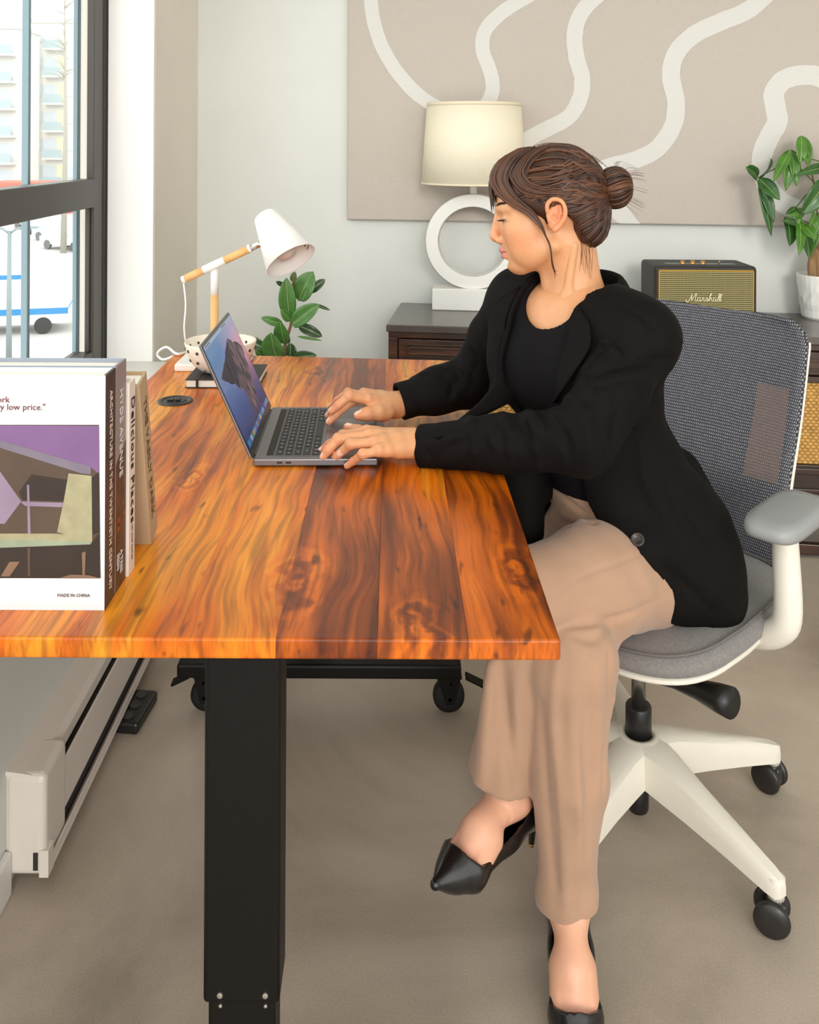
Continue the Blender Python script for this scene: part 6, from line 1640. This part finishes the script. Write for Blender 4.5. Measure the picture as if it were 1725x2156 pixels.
# button
def surf(px, py):
    r = ray(px, py).normalized(); hit = bvh.ray_cast(EYE, r, 4); return hit
cr_ = [surf(*q)[0] for q in ((1282, 570), (1268, 582), (1254, 596), (1240, 612), (1230, 630), (1223, 652))]
cr_ = [p for p in cr_ if p is not None and 1.4 < p.y < 1.75]
if len(cr_) > 2:
    bm = NB(); tube(bm, bez(cr_, 20), [.0085-.0035*abs(i/10-1) for i in range(21)], 10); obj('collar_roll', bm, M_blazer, blazer, True)
hit = surf(1343, 1136)
if hit[0] is not None:
    bm = NB(); lathe(bm, [(0, .0022), (.0075, .0022), (.0085, .0034), (.0105, .0030), (.0115, .001), (.011, -.002)], 24, frame(hit[0], hit[1].orthogonal(), hit[1])); obj('button', bm, mat('button_horn', rgb(52, 44, 40), .3), blazer, True)
    for q in range(4):
        bm = NB(); lathe(bm, [(0, .0026), (.0012, .0026), (.0012, .002)], 6, frame(hit[0], hit[1].orthogonal(), hit[1]) @ Matrix.Translation((.0022*math.cos(q*PI/2), .0022*math.sin(q*PI/2), 0))); obj('button_hole', bm, M_blk, bpy.data.objects['button'])

# ---------------- pumps
M_pump = mat('black_leather', rgb(22, 20, 20), .28, coat=.25, bump=(220, .05))
def pump(f, lo, hi, heel_len):
    s = SDF(lo, hi, .0022)
    ank, heel, ball, toe, up = (A3(f[k_]) for k_ in ('ank', 'heel', 'ball', 'toe', 'up'))
    side = np.cross((toe-heel)/np.linalg.norm(toe-heel), up)
    d_ = (toe-ball)
    s.chain([heel+up*.018, (heel*.55+ball*.45)+up*.012, ball+up*.006, ball+d_*.45+up*.002, toe], [.033, .032, .034, .0205, .0080], k=.016)
    s.cap(heel+up*.012, heel+up*.045, .032, .030, k=.012)
    for q in (-1, 1): s.cap(ball+side*q*.012, ball+d_*.25+side*q*.008, .024, .016, k=.016)
    # sole side cut flat, then the top cut away along the opening
    X, Y, Z = s.full()
    t_ = (toe-heel); L_ = np.linalg.norm(t_); t_ = t_/L_; nn = up-t_*(up@t_); nn /= np.linalg.norm(nn)
    A_ = ((X-heel[0])*t_[0]+(Y-heel[1])*t_[1]+(Z-heel[2])*t_[2])/L_
    bt = (toe-ball); bt /= np.linalg.norm(bt); bn = up-bt*(up@bt); bn /= np.linalg.norm(bn)
    pl = (X-ball[0])*bn[0]+(Y-ball[1])*bn[1]+(Z-ball[2])*bn[2]+.019
    s.D = np.maximum(s.D, -pl).astype(np.float32)
    hb2 = heel-ball; hb2 /= np.linalg.norm(hb2); hn = up-hb2*(up@hb2); hn /= np.linalg.norm(hn)
    base_ = (X-ball[0])*hn[0]+(Y-ball[1])*hn[1]+(Z-ball[2])*hn[2]                     # height over the line heel-ball
    tb = float((ball-heel)@t_)/L_
    hgt = np.interp(A_, [-.1, .05, .22, tb-.16, tb-.02, tb+.06, tb+.12], [.046, .044, .026, .016, .018, .034, .08])
    ft = SDF(lo, hi, .0022)                                                             # room for the foot
    ft.chain([heel+up*.020, (heel+ball)/2+up*.016, ball+up*.008], [.0275, .0275, .0285], k=.006)
    ft.cap(ball+up*.008, ball+d_*.30+up*.005, .026, .016, k=.006)
    ft.cap(heel+up*.020, heel+up*.08, .0272, .029, k=.006)
    s.D = np.maximum(s.D, np.where(A_ < tb+.13, -ft.D, s.D)).astype(np.float32)
    s.D = np.maximum(s.D, (base_-hgt)*.8).astype(np.float32)
    V, F = s.mesh(); V = relax(V, F, 4, .55)
    sh = link('shoe', npmesh('shoe', V, F), M_pump, person)
    hb = heel-up*.006-(ball-heel)/np.linalg.norm(ball-heel)*.016
    bm = NB(); tube(bm, [Vector(hb+up*.012), Vector(hb-up*heel_len*.4), Vector(hb-up*heel_len)], [.014, .0065, .0050], 12); obj('heel', bm, M_pump, sh, True)
    bm = NB(); tube(bm, [Vector(hb-up*heel_len), Vector(hb-up*(heel_len+.004))], .0052, 12); obj('heel_tip', bm, mat('heel_brass', rgb(190, 150, 90), .3, metal=.8), sh, True)
pump(SF, (.19, 1.16, -.002), (.37, 1.50, .16), .050)
pump(HF, (.0, 1.22, .10), (.30, 1.56, .36), .050)

# ---------------- hair
def hair_mat():
    m = bpy.data.materials.new('brown_hair'); m.use_nodes = True; nt = m.node_tree; N = nt.nodes; L = nt.links
    b = N['Principled BSDF']; b.inputs['Roughness'].default_value = .36; b.inputs['Specular IOR Level'].default_value = .45
    oi = N.new('ShaderNodeObjectInfo'); tc = N.new('ShaderNodeTexCoord')
    vc = N.new('ShaderNodeVertexColor'); vc.layer_name = 'strand'
    n1 = N.new('ShaderNodeTexNoise'); n1.inputs['Scale'].default_value = 60; n1.inputs['Detail'].default_value = 3; L.new(tc.outputs['Object'], n1.inputs[0])
    ad = N.new('ShaderNodeMath'); ad.operation = 'ADD'; L.new(vc.outputs[0], ad.inputs[0]); 
    s_ = N.new('ShaderNodeMath'); s_.operation = 'MULTIPLY_ADD'; s_.inputs[1].default_value = .5; s_.inputs[2].default_value = -.25; L.new(n1.outputs[0], s_.inputs[0]); L.new(s_.outputs[0], ad.inputs[1])
    r = N.new('ShaderNodeValToRGB'); e = r.color_ramp.elements
    e[0].position = .1; e[0].color = (*rgb(40, 22, 13), 1); e[1].position = .95; e[1].color = (*rgb(100, 60, 35), 1); e.new(.5).color = (*rgb(70, 40, 24), 1)
    L.new(ad.outputs[0], r.inputs[0]); L.new(r.outputs[0], b.inputs['Base Color'])
    return m
M_hair = hair_mat()
hc = SDF((-.16, -.11, -.08), (.15, .11, .16), .0024)
hc.ell((-.010, 0, .036), (.0885, .0775, .0875), k=0)
hc.ell((.040, 0, .040), (.070, .067, .060), k=.02)
hc.ell((-.050, 0, .012), (.052, .066, .070), k=.02)
hc.cap((-.060, -.02, -.030), (-.060, .02, -.030), .030, .030, k=.03)              # nape
# leave the face, ears and neck free
Xh, Yh, Zh = hc.full()
zl = np.interp(Xh, [-.012, .002, .012, .0234, .0455, .076, .100, .13], [.018, .000, -.020, -.022, -.004, .012, .030, .034])
hc.D = np.maximum(hc.D, np.where(Xh > -.014, zl-Zh, -1)).astype(np.float32)
for q in (-1, 1):
    hc.ell((-.020, q*.082, -.045), (.030, .042, .050), k=.006, op='s')
    hc.ell((-.003, q*.083, .000), (.017, .018, .026), k=.004, op='s')
hc.cap((-.010, 0, -.06), (-.030, 0, -.12), .062, .06, k=.006, op='s')
X, Y, Z = hc.full(); hc.D += (.0011*np.sin(Y*420+X*60)).astype(np.float32)
Vc, Fc_ = hc.mesh(); Vc = relax(Vc, Fc_, 1, .5)
hb_ = BVHTree.FromPolygons([tuple(v) for v in Vc], [tuple(f) for f in Fc_])
HV, HFc, HCo = [toW(Vc)], [Fc_], [np.full(len(Vc), .35)]
cnt_ = [len(Vc)]
def lock(pts, r0, r1, shade, n=16, sides=6, snap=True, lift=.0015, flatn=None):
    pts = bez([Vector(p) for p in pts], n)
    out = []
    for i, p in enumerate(pts):
        if snap:
            q, nn, _, dd = hb_.find_nearest(p)
            if q is not None and (p-q).length < .03:
                nn = (p-q).normalized() if (p-q).dot(nn) > 1e-6 else nn
                p = q+nn*lift
        out.append(p)
    bm = NB(); tube(bm, out, [r0+(r1-r0)*abs(2*i/n-1)**2 if False else (r0 if i < n*.7 else r0+(r1-r0)*(i-n*.7)/(n*.3)) for i in range(n+1)], sides)
    bm.verts.ensure_lookup_table(); bm.verts.index_update()
    v = np.array([tuple(a.co) for a in bm.verts]); f = [[a.index for a in fc.verts] for fc in bm.faces if len(fc.verts) == 4]; bm.free()
    HV.append(toW(v)); HFc.append(np.array(f)+cnt_[0]); HCo.append(np.full(len(v), shade)); cnt_[0] += len(v)
rh = random.Random(21)
BUN = Vector((-.112, .008, .047)); KNOT = Vector((-.088, .006, .036))
# swept back from the parting to the knot
for k in range(130):
    t = rh.random(); q = rh.uniform(-1, 1)
    x0 = .085-.10*t+rh.uniform(-.01, .01); y0 = q*.066; z0 = .115
    st_ = Vector((x0*(1-.12*abs(q)), y0, .12-.085*abs(q)**1.6-.02*max(0, x0-.05)/.05))
    md1 = st_.lerp(KNOT, .35)+Vector((0, y0*.35, .035-.03*abs(q))); md2 = st_.lerp(KNOT, .7)+Vector((0, y0*.22, .022))
    lock([st_, md1, md2, KNOT+Vector((rh.uniform(-.006, .006), q*.02, rh.uniform(-.012, .012)))], rh.uniform(.0012, .0030), .0007, rh.random(), lift=rh.uniform(.0004, .0026))
# side hair swept back over the ear and up from the nape
for k in range(70):
    q = 1 if rh.random() < .7 else -1; t = rh.random()
    st_ = Vector((.055-.06*t, q*(.062+.012*t), .030+.012*rh.random()-.018*t)); mid = Vector((-.030, q*.078, .034+rh.uniform(-.012, .03)))
    lock([st_, mid, Vector((-.068, q*.052, .036+rh.uniform(-.012, .018))), KNOT+Vector((0, q*.012, rh.uniform(-.01, .01)))], rh.uniform(.0012, .0028), .0007, rh.random(), lift=rh.uniform(.0004, .002))
for k in range(110):
    u = rh.random(); q = 1 if rh.random() < .75 else -1
    b0 = Vector((-.020, q*.076, .006)).lerp(Vector((-.064, q*.052, -.046)), min(1, u*1.6)) if u < .62 else Vector((-.064, q*.052, -.046)).lerp(Vector((-.086, 0, -.040)), (u-.62)/.38)
    b0 += Vector((rh.uniform(-.003, .003), 0, rh.uniform(-.003, .004)))
    m_ = b0.lerp(KNOT, .5)+Vector((-.010, q*.010, .004)); 
    lock([b0, b0.lerp(m_, .5)+Vector((-.003, q*.003, 0)), m_, KNOT+Vector((.004, q*.014, rh.uniform(-.014, .006)))], rh.uniform(.0012, .0026), .0007, rh.random()*.7, lift=rh.uniform(.0006, .0024))
# fringe: from the crown over the forehead, then swept back over the temple towards the ear
FAM = [([(.062, .012, .114), (.098, .026, .092), (.113, .038, .062), (.102, .050, .037), (.077, .0640, .017), (.0465, .0715, .000), (.0235, .0745, -.024), (.010, .0735, -.046)],
        [(.035, .022, .117), (.066, .042, .096), (.082, .054, .066), (.073, .062, .042), (.056, .0685, .022), (.037, .0730, .006), (.023, .0745, -.014), (.0165, .0740, -.032)], 95),
       ([(.034, .022, .117), (.064, .044, .096), (.078, .056, .068), (.067, .064, .048), (.048, .0710, .038), (.026, .0755, .036), (.004, .0785, .037), (-.022, .0790, .034)],
        [(.008, .030, .119), (.036, .052, .100), (.050, .064, .076), (.044, .070, .060), (.030, .0755, .052), (.012, .0785, .047), (-.010, .0800, .045), (-.034, .0780, .042)], 80)]
for GA, GB, cnt in FAM:
  for q in (1, -1):
    for k in range(cnt if q == 1 else cnt//2):
        a = rh.random()**.85; jy = rh.uniform(-.0022, .0022); jz = rh.uniform(-.0032, .0032); stop = rh.choice((6, 7, 8, 8))
        pts = []
        for (p0, p1) in list(zip(GA, GB))[:stop]:
            p = Vector(p0).lerp(Vector(p1), a); pts.append(Vector((p.x+jz*.5, q*(p.y+jy), p.z+jz)))
        lock(pts, rh.uniform(.0011, .0025), .0005, .15+.8*rh.random(), snap=False, n=22)
for k in range(60):                       # wispy tips over the brow, mostly on the far side
    q = rh.uniform(-1, .35); 
    e_ = Vector((.1115-.03*abs(q)**1.5, q*.050, .004+.018*max(0, q)*1.5+rh.uniform(-.006, .010)))
    lock([(.060, q*.020, .114), (.100, q*.036, .088), (.1150-.012*abs(q), q*.046, .052), e_], rh.uniform(.0010, .0020), .0003, .25+.7*rh.random(), snap=False)
for q in (1, -1):
    for k in range(4):
        j_ = rh.uniform(-.0025, .0025)
        lock([Vector((.030, q*.072, -.012)), Vector((.010+j_, q*.0735, -.050)), Vector((.004+j_, q*.070, -.080-.004*k)), Vector((-.002+j_*2, q*.062, -.112+.004*k))], .0010, .0003, .4, snap=False)
# bun
Vb = SDF((-.17, -.06, -.01), (-.06, .07, .10), .002)
Vb.ell(BUN, (.0300, .031, .0350), k=0); Vb.cap(KNOT, BUN, .020, .024, k=.012)
vb, fb = Vb.mesh(); HV.append(toW(vb)); HFc.append(fb+cnt_[0]); HCo.append(np.full(len(vb), .3)); cnt_[0] += len(vb)
bb_ = BVHTree.FromPolygons([tuple(v) for v in vb], [tuple(f) for f in fb])
for k in range(170):
    ph = rh.uniform(0, 2*PI); tw = rh.uniform(.6, 1.2); rr_ = rh.uniform(.95, 1.06)
    pts = []
    for i in range(7):
        a = -PI/2*.95+i/6*PI*.95*2*.5; b_ = ph+tw*i/6
        d_ = Vector((-math.sin(a), math.cos(a)*math.cos(b_), math.cos(a)*math.sin(b_)))
        pts.append(BUN+Vector((d_.x*.0305, d_.y*.0315, d_.z*.0355))*rr_)
    lock(pts, rh.uniform(.0014, .0032), .0008, rh.random()*.9, snap=False)
for k in range(26):                       # wrapped band of hair at the knot
    a0 = rh.uniform(0, 6.28); xx = rh.uniform(-.006, .010)
    lock([Vector((-.088+xx, .006+.023*math.cos(a0+i*.5), .040+.024*math.sin(a0+i*.5))) for i in range(6)], .0018, .0008, rh.random()*.6, snap=False)
# loose wisps
for k in range(34):
    a = rh.uniform(-.4, 2.6); st_ = BUN+Vector((-.02*math.sin(a), rh.uniform(-.02, .02), .034*math.cos(a)))
    lock([st_, st_+Vector((-.012*math.sin(a)-.004, 0, .012*math.cos(a))), st_+Vector((-.03*math.sin(a)-.008, rh.uniform(-.01, .01), .02*math.cos(a)-.006))], .0003, .0002, .6, snap=False, n=8, sides=3)
for k in range(30):
    t = rh.uniform(.1, .95); q = rh.uniform(-.3, .3)
    st_ = Vector((.07-.14*t, q*.06, .118-.03*(t-.4)**2*4)); lock([st_, st_+Vector((-.012, 0, .010)), st_+Vector((-.03, 0, .006)), st_+Vector((-.045, 0, -.008))], .0003, .0002, .7, snap=False, n=8, sides=3)
for k in range(10):
    st_ = Vector((-.045-.02*rh.random(), .045, -.035)); lock([st_, st_+Vector((-.004, .002, -.025)), st_+Vector((rh.uniform(-.012, .006), 0, -.05-.03*rh.random()))], .0004, .0002, .6, snap=False, n=8, sides=3)
HV = np.concatenate(HV); HFc = np.concatenate(HFc); HCo = np.concatenate(HCo)
me = npmesh('hair', HV, HFc); ca = me.color_attributes.new('strand', 'FLOAT_COLOR', 'POINT')
ca.data.foreach_set('color', np.stack([HCo, HCo, HCo, np.ones_like(HCo)], 1).astype(np.float32).ravel())
link('hair', me, M_hair, person)
M_brow = mat('brow_hair', rgb(58, 34, 24), .6)
bm = NB()
for k in range(46):
    t = k/45; p0 = Vector((.1015-.004*t-.016*t*t, .010+.036*t, .0085+.0085*math.sin(t*2.2)))
    q, nn, _, _ = hb_.find_nearest(p0)
    tube(bm, [hW(p0+Vector((.001, .0005, rh.uniform(-.0028, .002)))), hW(p0+Vector((-.0025, .0055, .0028)))], [.0012, .0004], 4)
obj('eyebrow', bm, M_brow, person)
bm = NB()
lid = [(.0945, .0215, -.0135), (.0955, .026, -.0138), (.0935, .032, -.0140), (.0895, .0385, -.0128), (.0840, .0435, -.0100)]
lp = bez([Vector(p) for p in lid], 20)
tube(bm, [hW(p) for p in lp], [.0005+.0012*math.sin(PI*min(1, i/16)) for i in range(21)], 6)
for i in range(3, 21): 
    p = lp[i]; tube(bm, [hW(p), hW(p+Vector((.0038, .001+.0016*(i/20), -.0012))), hW(p+Vector((.0066, .0016+.003*(i/20), .0002)))], [.0004, .0003, .0001], 4)
obj('eyelashes', bm, M_brow, person)
bm = NB(); tube(bm, [hW((-.078, .024, .058)), hW((-.080, .027, .046)), hW((-.079, .027, .036))], .0016, 6); obj('hair_clip', bm, mat('clip_silver', rgb(214, 206, 196), .3, metal=.6), person, True)
